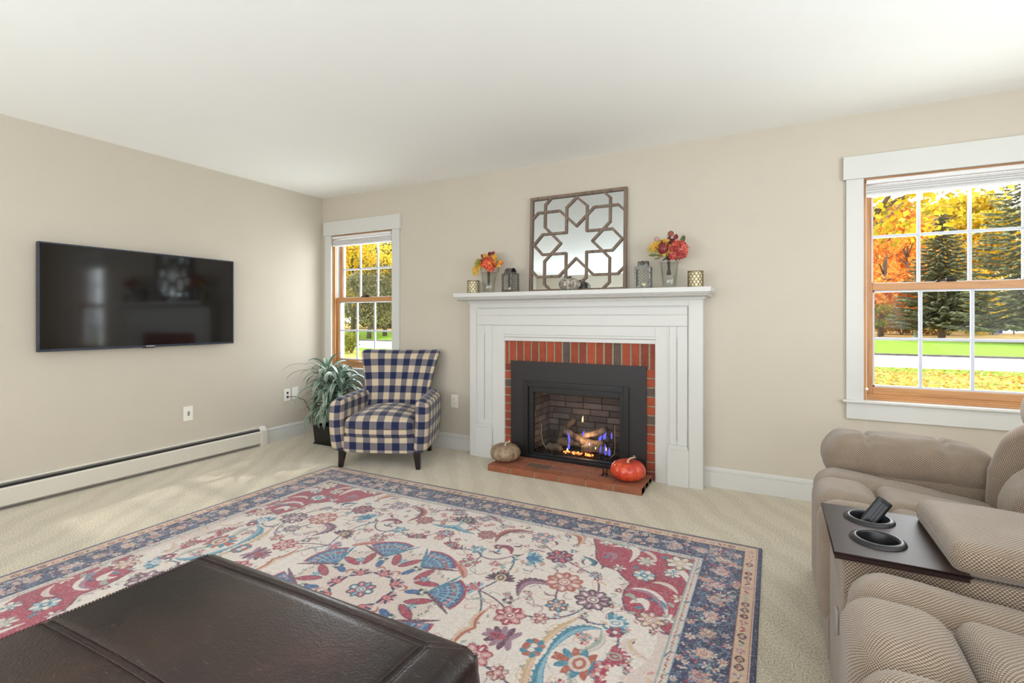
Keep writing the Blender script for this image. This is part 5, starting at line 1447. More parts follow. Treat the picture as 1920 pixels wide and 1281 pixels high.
def bouquet(label, x, y, z, kind):
    t = thing('flower_bouquet', label, 'flowers', (x, y, z))
    rn = random.Random(5 if kind else 8)
    def orient(c, nrm, roll): return T(*c) @ Vector(nrm).to_track_quat('Z', 'Y').to_matrix().to_4x4() @ RZ(roll)
    def blob(cen, R, npet, mat, name, ps=.016, sq=.85):
        b = MB(); b.hastint = True
        for k in range(npet):
            zz = 1 - 2 * (k + .5) / npet; 
            if zz < -.75: continue
            a = k * 2.399; rr = math.sqrt(1 - zz * zz); nrm = Vector((rr * math.cos(a), rr * math.sin(a), zz)); c_ = Vector(cen) + Vector((nrm.x, nrm.y, nrm.z * sq)) * R * rn.uniform(.86, 1.05)
            Mx = orient(c_, nrm + Vector((rn.uniform(-.4, .4), rn.uniform(-.4, .4), rn.uniform(-.3, .3))), rn.uniform(0, 3)); tn = rn.random()
            for q in range(4):
                an = q * PI / 2; s_ = ps * rn.uniform(.8, 1.15)
                pts = [(0, 0, 0), (s_ * .6, -s_ * .45, .002), (s_ * 1.15, -s_ * .3, .006), (s_ * 1.25, 0, .004), (s_ * 1.15, s_ * .3, .006), (s_ * .6, s_ * .45, .002)]
                P_ = [(Mx @ RZ(an)) @ Vector(p) for p in pts]; b.add(P_, [(0, 1, 2, 3), (0, 3, 4, 5)], None, min(1, max(0, tn + rn.uniform(-.15, .15))))
        return b.build(name, mat, t)
    def mleaf(b, c, nrm, s_, roll, tn):
        Mx = orient(c, nrm, roll); out = []
        sh = [(0, 1.0), (20, .62), (36, .92), (52, .45), (78, .80), (100, .36), (140, .50), (180, .12)]
        full = [(a, r) for a, r in sh] + [(-a, r) for a, r in sh[-2:0:-1]]
        vs = [Mx @ Vector((0, 0, 0))] + [Mx @ Vector((s_ * r * math.cos(math.radians(a)), s_ * r * math.sin(math.radians(a)), -.18 * s_ * r * r + .05 * s_ * math.sin(a * .2))) for a, r in full]
        n = len(full); b.add(vs, [(0, 1 + i, 1 + (i + 1) % n) for i in range(n)], None, tn)
    def oleaf(b, c, nrm, s_, roll, tn, ar=.4):
        Mx = orient(c, nrm, roll); pts = [(0, 0, 0), (.3, -ar, .04), (.7, -ar * .85, .05), (1, 0, -.05), (.7, ar * .85, .05), (.3, ar, .04)]
        vs = [Mx @ (Vector(p) * s_) for p in pts]; b.add(vs, [(0, 1, 2, 3), (0, 3, 4, 5)], None, tn)
    st = MB()
    for k in range(7):
        st.tube([(rn.uniform(-.012, .012), rn.uniform(-.012, .012), -.135), (rn.uniform(-.01, .01), rn.uniform(-.01, .01), -.03), (rn.uniform(-.04, .04), rn.uniform(-.03, .03), .06)], .004, 6)
    st.build('stems', plain('brown_stem', S(92, 74, 52), .8, .2, 60), t, smooth=True)
    if kind == 0:
        blob((.010, -.015, .045), .058, 60, M['petal'], 'hydrangea'); blob((.03, -.03, -.005), .030, 24, M['petal'], 'hydrangea', .013); blob((-.030, -.02, .052), .030, 18, M['burg'], 'dark_bloom', .018)
        b = MB(); b.hastint = True
        for k in range(34):
            a = rn.uniform(0, 2 * PI); e_ = rn.uniform(-.15, 1.3); R = rn.uniform(.06, .095); nrm = Vector((math.cos(a) * math.cos(e_), math.sin(a) * math.cos(e_) * .75, math.sin(e_)))
            mleaf(b, Vector((-.004, 0, .035)) + nrm * R, nrm + Vector((0, -.8, .2)), rn.uniform(.038, .052), rn.uniform(0, 6), rn.random() if nrm.x > -.1 else rn.uniform(.4, .95))
        for (dx, dz, s_, tn) in [(-.112, .035, .058, .75), (-.10, -.020, .054, .6), (-.082, .075, .050, .9), (-.128, .005, .045, .55), (-.07, .02, .055, .45), (.055, .085, .050, .4), (.075, .055, .045, .7), (.11, .015, .036, .45), (-.01, .105, .045, .35)]: mleaf(b, (dx, -.03, dz), (0, -1, .25), s_, rn.uniform(0, 6), tn)
        b.build('maple_leaves', M['maple'], t)
        b = MB(); b.hastint = True; oleaf(b, (.035, -.01, .095), (0, -1, .2), .055, 1.3, .6, .45); oleaf(b, (.02, .0, .10), (.2, -1, .2), .05, 2.0, .2, .4); oleaf(b, (-.05, 0, .09), (0, -1, .2), .05, 2.2, .1, .25); b.build('dark_leaves', M['burg'], t)
        MB().rbox((.021, .021, .018), .0175, (8, 8, 8), None, (.125, -.02, .045)).build('orange_pod', plain('orange_pod', S(236, 140, 40), .5, .1, 30), t, smooth=True)
        s = MB(); s.tube([(.07, -.01, .04), (.098, -.015, .02), (.105, -.015, -.01), (.092, -.015, -.035)], .0016, 5); s.build('tendril', M['iron'], t, smooth=True)
    else:
        blob((.068, -.030, .030), .062, 64, M['petal_r'], 'hydrangea', .018, 1.05); blob((.040, -.04, -.012), .024, 16, M['petal_r'], 'hydrangea', .013)
        pm = plain('pomegranate_skin', S(140, 46, 52), .35, .2, 26)
        def pome(c, r): MB().lathe([(0, -r), (r * .5, -r * .9), (r * .9, -r * .45), (r, 0), (r * .88, r * .5), (r * .5, r * .86), (r * .2, r * .95), (r * .25, r * 1.25), (r * .1, r * .98), (0, r * .97)], 20, c, cap=False, mat=RX(.5)).build('pomegranate', pm, t, smooth=True)
        pome((-.028, -.055, .040), .036); pome((-.038, -.03, .078), .022)
        b = MB(); b.hastint = True
        for k in range(30):
            a = rn.uniform(0, 2 * PI); e_ = rn.uniform(-.2, 1.2); R = rn.uniform(.06, .10); nrm = Vector((math.cos(a) * math.cos(e_) * 1.05, math.sin(a) * math.cos(e_) * .7, math.sin(e_)))
            mleaf(b, Vector((-.01, 0, .03)) + nrm * R, nrm + Vector((0, -.8, .2)), rn.uniform(.028, .040), rn.uniform(0, 6), rn.uniform(.3, .95))
        for (dx, dz, s_, tn) in [(-.108, .06, .052, .55), (-.118, .035, .048, .75), (-.088, .085, .048, .5), (-.06, .10, .04, .85), (-.07, .03, .045, .8), (.06, .09, .03, .4), (-.02, .105, .036, .6)]: mleaf(b, (dx, -.03, dz), (0, -1, .25), s_, rn.uniform(0, 6), tn)
        b.build('maple_leaves', M['maple'], t)
        b = MB(); b.hastint = True
        for (dx, dz, ro, s_) in [(-.07, .005, 3.1, .07), (-.05, -.012, 3.4, .05), (.08, .085, 1.2, .06), (.095, .07, 1.4, .07), (.0, -.01, 3.8, .05), (-.03, -.005, 2.9, .06), (.02, -.015, 5.9, .05)]: oleaf(b, (dx, -.02, dz), (0, -1, .3), s_, -ro if False else ro, rn.random(), .16)
        b.build('long_leaves', M['green'], t)
        b = MB(); b.hastint = True
        for k in range(16): oleaf(b, (rn.uniform(-.01, .05), rn.uniform(-.03, .01), rn.uniform(.07, .115)), (rn.uniform(-.5, .5), -1, rn.uniform(0, .8)), rn.uniform(.025, .04), rn.uniform(0, 6), rn.random(), .4)
        oleaf(b, (.045, -.01, .105), (0, -1, .1), .045, 1.4, .5, .4)
        b.build('burgundy_leaves', M['burg'], t)
        b = MB(); b.tube([(0, 0, .05), (-.01, -.01, .11), (-.004, -.012, .145), (.012, -.012, .150)], .0014, 5); b.tube([(-.02, 0, .05), (-.04, -.01, .105), (-.07, -.012, .115)], .0012, 5); b.build('twig', M['iron'], t)
        def disc(c, r, m_): MB().lathe([(0, 0), (r * .6, .002), (r, 0), (r * .6, -.002), (0, -.002)], 16, c, mat=RX(1.4), cap=False).build('seed_disc', m_, t, smooth=True)
        disc((.016, -.014, .150), .021, plain('russet_disc', S(150, 84, 66), .6, .1, 50)); disc((-.078, -.014, .118), .018, plain('pink_disc', S(196, 150, 142), .6, .1, 50))
bouquet('artificial bouquet of orange hydrangea and yellow maple leaves in the left vase', 2.118, -.135, MZ + .205, 0)
bouquet('artificial bouquet of coral hydrangea, pomegranates and maple leaves in the right vase', 3.578, -.135, MZ + .230, 1)

# ---------------------------------------------------------------- pumpkins
def pumpkin(name, label, loc, R, Hh, n, mat, stem_m, stem, rot=0, smooth=True, ribd=.10):
    t = thing(name, label, 'pumpkin', loc, rot)
    rib = lambda a, z: 1 - ribd * (1 - abs(math.sin(a * n / 2)) ** .55) 
    prof = []
    for i in range(25):
        th = -PI / 2 + PI * i / 24; r = R * math.cos(th) ** .72 if abs(math.cos(th)) > 1e-6 else 0; z = Hh / 2 + Hh / 2 * math.sin(th)
        if th > .9: z -= Hh * .13 * ((th - .9) / .67) ** 2
        prof.append((max(r, .0005), max(z, 0)))
    MB().lathe(prof, 120, rib=rib, cap=False).build('body', mat, t, smooth=smooth)
    s = MB(); s.tube([(0, 0, Hh * .82)] + stem[0], stem[1], 8)
    if len(stem) > 2: s.tube(stem[2], .0016, 5); s.tube(stem[3], .0016, 5)
    s.build('stem', stem_m, t, smooth=True)
    return t
def pmat(name, cols, rough, sc=14, coat=0, bump=.2, bs=60):
    m = NT(name); f = m.noise(sc, 6, rough=.72); m.set(Base_Color=m.ramp(f, cols), Roughness=rough); m.b.inputs['Coat Weight'].default_value = coat; m.b.inputs['Coat Roughness'].default_value = .12
    m.bump(m.noise(bs, 4), bump, .003); return m.m
curl = lambda R, H_: ([(0, 0, H_ * .9), (.003, 0, H_ * 1.0), (.018, 0, H_ * 1.10), (.034, .004, H_ * 1.14), (.046, .006, H_ * 1.17)], [.015, .010, .0075, .006, .005, .0055],
                     [(.042, .006, H_ * 1.17), (.036, .004, H_ * 1.24), (.044, 0, H_ * 1.27), (.052, .002, H_ * 1.23), (.048, .004, H_ * 1.20)], [(.046, .006, H_ * 1.17), (.056, .004, H_ * 1.19), (.062, .0, H_ * 1.16)])
stm = pmat('pale_stem', [(.3, S(176, 160, 120)), (.7, S(226, 214, 180))], .7, 40)
pumpkin('pumpkin', 'weathered taupe pumpkin standing on the left end of the brick hearth', (2.352, -.275, .050), .120, .135, 11, pmat('taupe_pumpkin_rind', [(.3, S(104, 84, 66)), (.5, S(150, 126, 104)), (.72, S(188, 168, 142))], .7, 20), stm, curl(.12, .135), -.4)
pumpkin('pumpkin', 'glossy red orange pumpkin on the right end of the brick hearth', (3.330, -.285, .050), .122, .138, 11, pmat('orange_pumpkin_rind', [(.28, S(150, 32, 24)), (.5, S(214, 66, 40)), (.72, S(236, 112, 66))], .3, 16, .6, .1), stm, curl(.12, .138), -.2)
# silver mantel pumpkin with papery leaves at the top
sp_ = pumpkin('pumpkin', 'small mottled silver and black pumpkin in front of the mirror', (2.850, -.168, MZ), .082, .100, 8, pmat('mottled_silver', [(.35, S(44, 38, 34)), (.5, S(150, 142, 130)), (.66, S(214, 208, 196))], .4, 42, .3, .6, 120), M['zinc'],
              ([(0, 0, .095), (.006, 0, .108), (.014, 0, .112)], [.008, .006, .004, .004]), 0, ribd=.14)
b = MB(); rn = random.Random(3)
for k in range(9):
    a = 2 * PI * k / 9; L = rn.uniform(.028, .045)
    for off in (0,):
        c = Vector((math.cos(a), math.sin(a), 0)); s_ = Vector((-math.sin(a), math.cos(a), 0))
        b.add([c * .006 + Vector((0, 0, .096)), c * L * .5 + s_ * .008 + Vector((0, 0, .108)), c * L + Vector((0, 0, .100)), c * L * .5 - s_ * .008 + Vector((0, 0, .108))], [(0, 1, 2, 3)])
b.build('papery_leaves', M['zinc'], sp_)

def ornament():
    t = thing('iron_ornament', 'tiny black iron ornament with upright prongs on the brick hearth', 'ornament', (3.165, -.285, .0500))
    b = MB()
    b.tube([(.017 * math.cos(a), .017 * math.sin(a), .016) for a in np.linspace(0, 2 * PI, 17)], .003, 6)
    for k in range(4):
        a = PI / 4 + k * PI / 2; c, s = math.cos(a), math.sin(a)
        b.tube([(.026 * c, .026 * s, .003), (.018 * c, .018 * s, .014), (.014 * c, .014 * s, .030), (.020 * c, .020 * s, .060)], [.0035, .003, .003, .002], 6)
    b.tube([(-.018, 0, .016), (0, 0, .022), (.018, 0, .016)], .003, 6)
    b.build('body', M['iron'], t, smooth=True)
ornament()
# ---------------------------------------------------------------- outdoors
G0 = -.5
def grass(name, cols, sc=2.5):
    m = NT(name); f = m.noise(sc, 6, rough=.7); f2 = m.noise(30, 3)
    m.set(Base_Color=m.mix(.5, m.ramp(f, cols), m.ramp(f2, [(.3, (.7, .7, .7, 1)), (.7, (1.25, 1.25, 1.25, 1))]), 'MULTIPLY'), Roughness=.95); m.b.inputs['Specular IOR Level'].default_value = .1
    m.bump(f2, .8, .05); return m.m
M['grass'] = grass('lawn_grass', [(.3, S(112, 150, 44)), (.7, S(158, 190, 66))])
M['litter'] = grass('leaf_strewn_grass', [(.3, S(130, 156, 60)), (.5, S(186, 178, 84)), (.7, S(206, 180, 110))], 1.4)
M['woodfloor'] = grass('woodland_floor', [(.3, S(120, 112, 62)), (.5, S(190, 156, 92)), (.7, S(206, 176, 112))], .7)
M['road'] = plain('pale_asphalt', S(228, 226, 224), .9, .03, 1.5)
M['curb'] = plain('curb_stone', S(120, 110, 100), .9, .2, 3)
def ground(name, x0, x1, y0, y1, z, m, label):
    o = MB().box(x0, x1, y0, y1, z - .3, z).build(name, m); struct(o, label); return o
ground('floor_lawn', -70, 60, .16, 15.55, G0, M['litter'], 'near lawn strewn with yellow leaves')
ground('floor_verge', -70, 60, 15.55, 17.2, G0 + .015, M['grass'], 'grass verge along the near side of the road')
ground('floor_road', -90, 70, 17.2, 24.6, G0 - .02, M['road'], 'pale sunlit road')
ground('floor_far_lawn', -90, 80, 24.6, 43.0, G0 + .05, M['grass'], 'green lawn across the road')
ground('floor_woodland', -120, 110, 43.0, 125, G0 + .03, M['woodfloor'], 'leaf covered ground below the trees')
struct(MB().box(-90, 80, 24.4, 24.7, G0 - .1, G0 + .06).build('trim_curb', M['curb']), 'stone curb on the far side of the road')
struct(MB().prism([(24.4, 68.5), (31.7, 72.4), (71.9, 176.6), (53.9, 167.1)], G0 - .2, G0 + .05).build('floor_driveway', M['road']), 'pale driveway beyond the trees')
M['leafq'] = None
def foliage_mat(name, cols, trans=.35):
    m = NT(name); at = m.n('ShaderNodeAttribute'); at.attribute_name = 'tint'
    m.set(Base_Color=m.ramp(at.outputs['Fac'], cols), Roughness=.7); m.b.inputs['Specular IOR Level'].default_value = .2
    c = m.ramp(at.outputs['Fac'], cols)
    tl = m.n('ShaderNodeBsdfTranslucent'); m.l(c, tl.inputs[0]); mx = m.n('ShaderNodeMixShader'); mx.inputs[0].default_value = trans
    m.l(m.b.outputs[0], mx.inputs[1]); m.l(tl.outputs[0], mx.inputs[2]); m.l(mx.outputs[0], m.out.inputs[0])
    return m.m
F_Y = foliage_mat('yellow_maple_foliage', [(0, S(150, 140, 40)), (.3, S(206, 176, 40)), (.7, S(244, 208, 58)), (1, S(250, 226, 110))])
F_O = foliage_mat('orange_maple_foliage', [(0, S(196, 112, 52)), (.35, S(234, 150, 66)), (.7, S(246, 182, 84)), (1, S(250, 214, 112))])
F_G = foliage_mat('yellow_green_foliage', [(0, S(96, 104, 46)), (.4, S(142, 150, 66)), (.75, S(196, 186, 76)), (1, S(226, 204, 92))])
F_C = foliage_mat('grey_green_crabapple_foliage', [(0, S(88, 86, 62)), (.4, S(128, 124, 86)), (.75, S(160, 150, 106)), (1, S(186, 170, 120))])
F_S = foliage_mat('blue_green_spruce_needles', [(0, S(120, 122, 92)), (.4, S(166, 166, 130)), (.75, S(198, 196, 160)), (1, S(222, 218, 186))], .4)
F_B = foliage_mat('russet_undergrowth', [(0, S(120, 80, 46)), (.4, S(168, 120, 64)), (.75, S(200, 160, 84)), (1, S(150, 150, 74))])
def leaf_cloud(name, blobs, n, size, mat, parent, seed, flat=0.0):
    """n small folded leaves scattered in ellipsoids (x,y,z,rx,ry,rz)"""
    r = np.random.RandomState(seed); vol = np.array([b_[3] * b_[4] * b_[5] for b_ in blobs]) ** .8; pr = vol / vol.sum()
    w_ = r.choice(len(blobs), n, p=pr); B = np.array(blobs)[w_]
    d = r.normal(size=(n, 3)); d /= np.linalg.norm(d, axis=1)[:, None]; rad = r.uniform(.45, 1.0, (n, 1)) ** .6
    P = B[:, :3] + d * rad * B[:, 3:6]
    s_ = size * r.uniform(.6, 1.3, (n, 1)); a = r.normal(size=(n, 3)); a[:, 2] *= (1 - flat); a /= np.linalg.norm(a, axis=1)[:, None]
    c = r.normal(size=(n, 3)); c -= (c * a).sum(1)[:, None] * a; c /= np.linalg.norm(c, axis=1)[:, None]; nn = np.cross(a, c)
    v = np.stack([P - a * s_, P + c * s_ * .7 - nn * s_ * .2, P + a * s_, P - c * s_ * .7 - nn * s_ * .2], 1).reshape(-1, 3)
    me = bpy.data.meshes.new(name); me.vertices.add(4 * n); me.vertices.foreach_set('co', v.astype(np.float32).ravel())
    idx = np.arange(4 * n).reshape(-1, 4); tri = np.stack([idx[:, [0, 1, 2]], idx[:, [0, 2, 3]]], 1).reshape(-1, 3)
    me.loops.add(tri.size); me.loops.foreach_set('vertex_index', tri.astype(np.int32).ravel()); me.polygons.add(len(tri))
    me.polygons.foreach_set('loop_start', np.arange(0, tri.size, 3, dtype=np.int32)); me.polygons.foreach_set('loop_total', np.full(len(tri), 3, dtype=np.int32)); me.update(calc_edges=True)
    t_ = np.clip(.5 + .22 * r.normal(size=n) + .25 * np.sin(B[:, 0] * 3 + B[:, 2] * 5), 0, 1)
    at = me.attributes.new('tint', 'FLOAT', 'FACE'); at.data.foreach_set('value', np.repeat(t_, 2).astype(np.float32)); me.materials.append(mat)
    o = bpy.data.objects.new(name, me); COL.objects.link(o); o.parent = parent; return o
def broad(label, x, y, hgt, rad, n, size, mat, seed, trunk=.2, z0=.35, lean=(0, 0), nb=14, fork=True, group=None, z=None):
    t = thing('tree', label, 'tree', (x, y, G0 + .03 if z is None else z), 0, group); rn = random.Random(seed); s = MB(); blobs = []
    top = hgt * .8
    s.tube([(0, 0, -.1), (lean[0] * .3, lean[1] * .3, hgt * .25), (lean[0] * .7, lean[1] * .7, hgt * .5), (lean[0], lean[1], top)], [trunk, trunk * .8, trunk * .55, trunk * .15], 8)
    for k in range(nb):
        u = rn.uniform(z0, .92); a = k * 2.4 + rn.uniform(-.4, .4); R = rad * (math.sin(PI * min(1, (u - z0) / (1.05 - z0) * .8 + .18))) * rn.uniform(.45, .9)
        bx, by, bz = lean[0] * u + R * math.cos(a), lean[1] * u + R * math.sin(a), hgt * u
        s.tube([(lean[0] * u * .7, lean[1] * u * .7, bz * .72), ((bx + lean[0] * u) * .5, (by + lean[1] * u) * .5, bz * .84), (bx, by, bz)], [trunk * .35, trunk * .2, trunk * .05], 6)
        blobs.append((bx, by, bz, rad * rn.uniform(.3, .5), rad * rn.uniform(.3, .5), rad * rn.uniform(.22, .38)))
    blobs.append((lean[0], lean[1], hgt * .86, rad * .5, rad * .5, hgt * .12))
    s.build('trunk', M['trunk'], t, smooth=True)
    leaf_cloud('foliage', blobs, n, size, mat, t, seed)
    return t
def spruce(label, x, y, hgt, rad, seed, n=26, gap=.12, dens=1.0, bare=.1):
    t = thing('spruce_tree', label, 'tree', (x, y, G0 + .03)); rn = random.Random(seed)
    MB().tube([(0, 0, -.1), (0, 0, hgt * .5), (0, 0, hgt)], [.030 * hgt * .8, .016 * hgt, .01], 10).build('trunk', M['spruce_trunk'], t, smooth=True)
    b = MB(); P = []; 
    for k in range(n):
        u = k / n; z = hgt * (bare + (1 - bare) * u); R = rad * (1 - u) ** .8 + .12
        m_ = int(9 + 3 * (1 - u))
        for j in range(m_):
            a = j * 2 * PI / m_ + k * .7 + rn.uniform(-.2, .2); L = R * rn.uniform(.78, 1.1); dr = -.16 * L - .05
            tip = (math.cos(a) * L, math.sin(a) * L, z + dr + .10 * L); mid = (math.cos(a) * L * .55, math.sin(a) * L * .55, z + dr * .9)
            b.tube([(0, 0, z + .1), mid, tip], [.018, .010, .004], 4)
            nb = int(44 * dens * (L / 1.5 + .5))
            for q in range(nb):
                f_ = rn.uniform(.15, 1.0); px = mid[0] * f_ / .55 if f_ < .55 else mid[0] + (tip[0] - mid[0]) * (f_ - .55) / .45
                py = mid[1] * f_ / .55 if f_ < .55 else mid[1] + (tip[1] - mid[1]) * (f_ - .55) / .45
                pz = z + .1 + (mid[2] - z - .1) * f_ / .55 if f_ < .55 else mid[2] + (tip[2] - mid[2]) * (f_ - .55) / .45
                P.append((px, py, pz, a + rn.choice((-1, 1)) * rn.uniform(.3, 1.0), (.20 + .26 * (1 - abs(f_ - .6))) * (.5 + .5 * (1 - u))))
    b.build('branches', M['trunk'], t)
    P = np.array(P); N = len(P); r = np.random.RandomState(seed)
    d = np.stack([np.cos(P[:, 3]), np.sin(P[:, 3]), r.uniform(-.35, .05, N)], 1); s_ = P[:, 4:5]; sd = np.stack([-np.sin(P[:, 3]), np.cos(P[:, 3]), r.uniform(-.5, .5, N)], 1)
    c0 = P[:, :3]; v = np.stack([c0, c0 + d * s_ * .5 + sd * s_ * .24, c0 + d * s_ + np.array([0, 0, -.03]), c0 + d * s_ * .5 - sd * s_ * .24], 1).reshape(-1, 3)
    me = bpy.data.meshes.new('needles'); me.from_pydata(v.tolist(), [], [(4 * i, 4 * i + 1, 4 * i + 2, 4 * i + 3) for i in range(N)]); me.materials.append(F_S)
    at = me.attributes.new('tint', 'FLOAT', 'FACE'); at.data.foreach_set('value', np.clip(.5 + .25 * r.normal(size=N), 0, 1).astype(np.float32))
    o = bpy.data.objects.new('needles', me); COL.objects.link(o); o.parent = t
    return t
# seen through the right window
spruce('dark blue green spruce with bare lower trunk across the road, centre of the right window', 15.95, 47.0, 10.2, 3.3, 3, 30, dens=1.3, bare=.13)
spruce('tall sparse spruce with drooping boughs at the right edge of the right window', 19.4, 41.6, 15.0, 4.4, 5, 30, dens=1.1, bare=.10)
broad('golden maple whose boughs hang across the top of the right window', 6.0, 13.0, 12.5, 4.7, 9000, .085, F_Y, 11, .2, .36, (.3, 0), 30)
broad('orange maple with dark forked trunk at the left side of the right window', 12.9, 52.8, 12.5, 4.2, 6500, .20, F_O, 12, .26, .22, (.5, 0), 18)
broad('pale orange maple with straight trunk left of the centre spruce', 17.0, 64.0, 13.0, 4.4, 6000, .22, F_O, 13, .26, .2, (0, 0), 18)
broad('tall golden yellow maple directly behind the centre spruce', 24.1, 76.8, 17.0, 6.0, 8000, .26, F_Y, 14, .3, .15, (0, 0), 20)
broad('golden orange maple between the two spruces', 25.3, 70.7, 14.0, 4.8, 6000, .22, F_Y, 15, .22, .25, (0, 0), 18)
broad('yellow green tree far right behind the sparse spruce', 39.3, 105.2, 15.0, 7.5, 6000, .26, F_G, 16, .25, .15, (0, 0), 16)
broad('distant orange tree at the far left of the right window', 16.6, 77.4, 16.0, 6.0, 6000, .24, F_O, 17, .28, .12, (0, 0), 18)
broad('distant yellow tree filling the left background of the right window', 23.5, 99.1, 19.0, 8.0, 7000, .3, F_Y, 18, .3, .12, (0, 0), 18)
broad('olive green young tree low at the left edge of the right window', 12.4, 50.0, 3.0, 1.0, 1100, .10, F_G, 19, .10, .3, (0, 0), 10)
broad('rounded yellow bush beside the driveway', 22.3, 62.3, 2.6, 1.9, 1500, .13, F_Y, 20, .06, .05, (0, 0), 10)
def shrub(label, x, y, r, h_, n, mat, seed, size=.12):
    t = thing('shrub', label, 'shrub', (x, y, G0 + .03)); rn = random.Random(seed)
    s = MB()
    for k in range(6):
        a = rn.uniform(0, 6.28); s.tube([(0, 0, -.05), (r * .3 * math.cos(a), r * .3 * math.sin(a), h_ * .4), (r * .6 * math.cos(a), r * .6 * math.sin(a), h_ * .8)], [.04, .03, .01], 5)
    s.build('stem', M['trunk'], t)
    leaf_cloud('foliage', [(rn.uniform(-.6, .6) * r, rn.uniform(-.4, .4) * r, h_ * rn.uniform(.3, .65), r * .55, r * .55, h_ * .35) for k in range(7)], n, size, mat, t, seed)
shrub('russet undergrowth in front of the orange maples', 15.5, 58.7, 3.2, 3.2, 2200, F_B, 31)
shrub('green brown thicket behind the centre spruce trunk', 19.1, 58.4, 2.6, 2.8, 2200, F_G, 32)
shrub('low russet thicket at the left edge of the woodland', 14.2, 60.3, 3.2, 2.8, 2000, F_B, 33)
shrub('dark low spreading conifer hedge behind the driveway', 44.6, 130.5, 8.0, 6.0, 4500, F_S, 34, .2)
# driveway things
def bin_():
    t = thing('recycling_bin', 'blue wheeled recycling bin on the distant driveway', 'bin', (24.9, 65.9, G0 + .05))
    bm_ = plain('blue_plastic', S(54, 70, 168), .5, .02, 5)
    vs = [(sx_ * a, sy_ * a * 1.1, z) for z, a in ((.05, .24), (.95, .31)) for sx_, sy_ in ((-1, -1), (1, -1), (1, 1), (-1, 1))]
    MB().add(vs, [(3, 2, 1, 0), (4, 5, 6, 7), (0, 1, 5, 4), (1, 2, 6, 5), (2, 3, 7, 6), (3, 0, 4, 7)]).build('body', bm_, t, bevel=.02)
    MB().box(-.36, .34, -.38, .38, .96, 1.03).build('lid', bm_, t, bevel=.02)
    MB().tube([(-.40, -.25, .93), (-.44, 0, .93), (-.40, .25, .93)], .02, 8).build('handle', bm_, t)
    for s_ in (-1, 1): MB().lathe([(.0, -.03), (.12, -.03), (.12, .03), (0, .03)], 16, cap=False, mat=T(-.2, s_ * .28, .12) @ RX(PI / 2)).build('wheel', M['black'], t)
bin_()
def post(label, x, y, h_, r): 
    t = thing('stone_post', label, 'post', (x, y, G0 + .03)); pm_ = plain('weathered_grey_post', S(150, 146, 140), .9, .15, 8)
    MB().box(-r, r, -r, r, 0, h_ * .86).build('shaft', pm_, t, bevel=.01); MB().box(-r * 1.3, r * 1.3, -r * 1.3, r * 1.3, h_ * .86, h_).build('cap', pm_, t, bevel=.01)
    MB().box(-r * 1.4, r * 1.4, -r * 1.4, r * 1.4, -.02, h_ * .22).build('plinth', pm_, t, bevel=.01)
post('tall thin grey post left of the blue bin', 23.4, 62.9, 1.75, .09); post('short grey post in front of the blue bin', 23.3, 61.2, 1.15, .14)
def mailbox():
    t = thing('mailbox', 'black rounded mailbox on a post near the driveway', 'mailbox', (25.5, 64.0, G0 + .03))
    MB().box(-.05, .05, -.05, .05, 0, 1.25).build('post', M['trunk'], t)
    MB().box(-.04, .3, -.04, .04, 1.15, 1.22).build('arm', M['trunk'], t)
    pts = [(.14, 0), (.14, .16)] + [(.14 * math.cos(a), .16 + .12 * math.sin(a)) for a in np.linspace(0, PI, 9)[1:-1]] + [(-.14, .16), (-.14, 0)]
    MB().prism(pts, -.42, .42, mat=Matrix(((0, 0, 1, 0), (1, 0, 0, 0), (0, 1, 0, 1.25), (0, 0, 0, 1)))).build('box', M['iron'], t)
mailbox()
def cone(): 
    t = thing('garden_ornament', 'small pale green tiered ornament left of the spruce trunk', 'ornament', (14.35, 47.2, G0 + .03))
    MB().lathe([(.0, 0), (.22, 0), (.20, .1), (.08, .35), (.17, .38), (.06, .7), (.13, .73), (.03, 1.1), (0, 1.15)], 14, cap=False).build('body', plain('pale_green', S(196, 222, 196), .6), t, smooth=True)
cone()
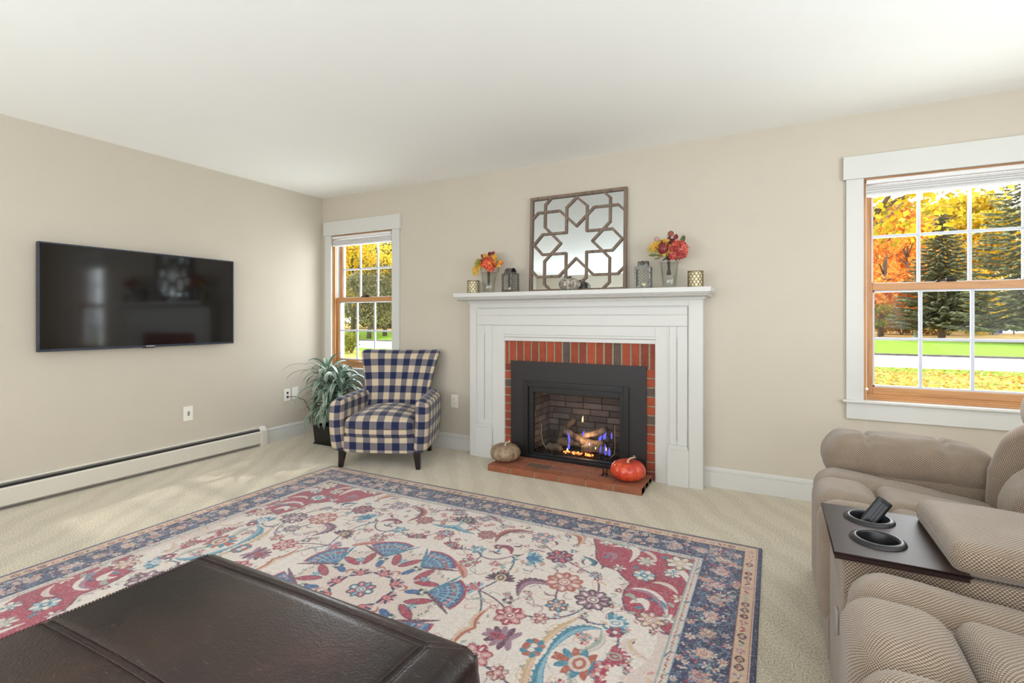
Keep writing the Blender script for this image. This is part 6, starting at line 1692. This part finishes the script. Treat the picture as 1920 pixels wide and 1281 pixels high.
# seen through the left window
broad('grey green crab apple tree with leaning dark trunk, middle of the left window', -24.6, 26.3, 5.4, 2.7, 6500, .10, F_C, 41, .20, .34, (.5, 0), 22)
broad('grey green crab apple tree with forked trunk, right side of the left window', -27.6, 31.5, 6.0, 3.2, 7000, .11, F_C, 42, .22, .30, (0, 0), 22)
broad('bright yellow maple filling the upper left of the left window', -30.2, 30.1, 10.0, 3.7, 8000, .13, F_Y, 43, .22, .30, (0, 0), 26)
broad('yellow green tree in the upper middle of the left window', -41.2, 44.7, 13.0, 4.4, 7500, .18, F_G, 44, .28, .15, (0, 0), 24)
broad('pale grey green tree at the right of the left window', -33.5, 39.7, 11.5, 4.4, 7500, .16, F_C, 45, .3, .12, (0, 0), 24)
broad('distant olive tree on the left horizon of the left window', -55.6, 55.2, 13.0, 6.5, 7000, .24, F_G, 46, .3, .06, (0, 0), 22)
broad('distant grey green tree on the right horizon of the left window', -52.8, 61.2, 14.0, 6.5, 7000, .24, F_C, 47, .3, .05, (0, 0), 22)
shrub('small pale green shrub on the near lawn outside the left window', -13.8, 13.9, .7, 1.05, 1500, F_G, 48, .05)
# unseen maple added between the windows to dapple sun at the left one
broad('tall yellow maple added out of view between the two windows to dapple the sun', -2.0, 12.5, 13.5, 4.4, 8000, .11, F_Y, 49, .25, .35, (0, 0), 30)
# fallen leaves on the near lawn
def litter():
    r = np.random.RandomState(6); n = 9000
    x = r.uniform(1, 16, n); y = r.uniform(5, 15.5, n); y[:1500] = r.uniform(14.8, 17, 1500)
    P = np.stack([x, y, np.full(n, G0 + .03)], 1); a = r.normal(size=(n, 3)); a[:, 2] *= .35; a /= np.linalg.norm(a, axis=1)[:, None]; c = r.normal(size=(n, 3)); c[:, 2] *= .35
    c -= (c * a).sum(1)[:, None] * a; c /= np.linalg.norm(c, axis=1)[:, None]; s_ = r.uniform(.03, .065, (n, 1))
    v = np.stack([P - a * s_, P + c * s_ * .8, P + a * s_, P - c * s_ * .8], 1).reshape(-1, 3); v[:, 2] = np.maximum(v[:, 2], G0 + .005)
    me = bpy.data.meshes.new('fallen_leaves'); me.from_pydata(v.tolist(), [], [(4 * i, 4 * i + 1, 4 * i + 2, 4 * i + 3) for i in range(n)])
    at = me.attributes.new('tint', 'FLOAT', 'FACE'); at.data.foreach_set('value', r.rand(n).astype(np.float32))
    me.materials.append(foliage_mat('fallen_leaf', [(0, S(214, 130, 60)), (.25, S(236, 196, 90)), (.7, S(244, 220, 140)), (1, S(196, 150, 90))], .1))
    o = bpy.data.objects.new('fallen_leaves', me); COL.objects.link(o); tag(o, 'yellow and orange fallen leaves scattered over the near lawn', 'fallen leaves', kind='stuff')
litter()
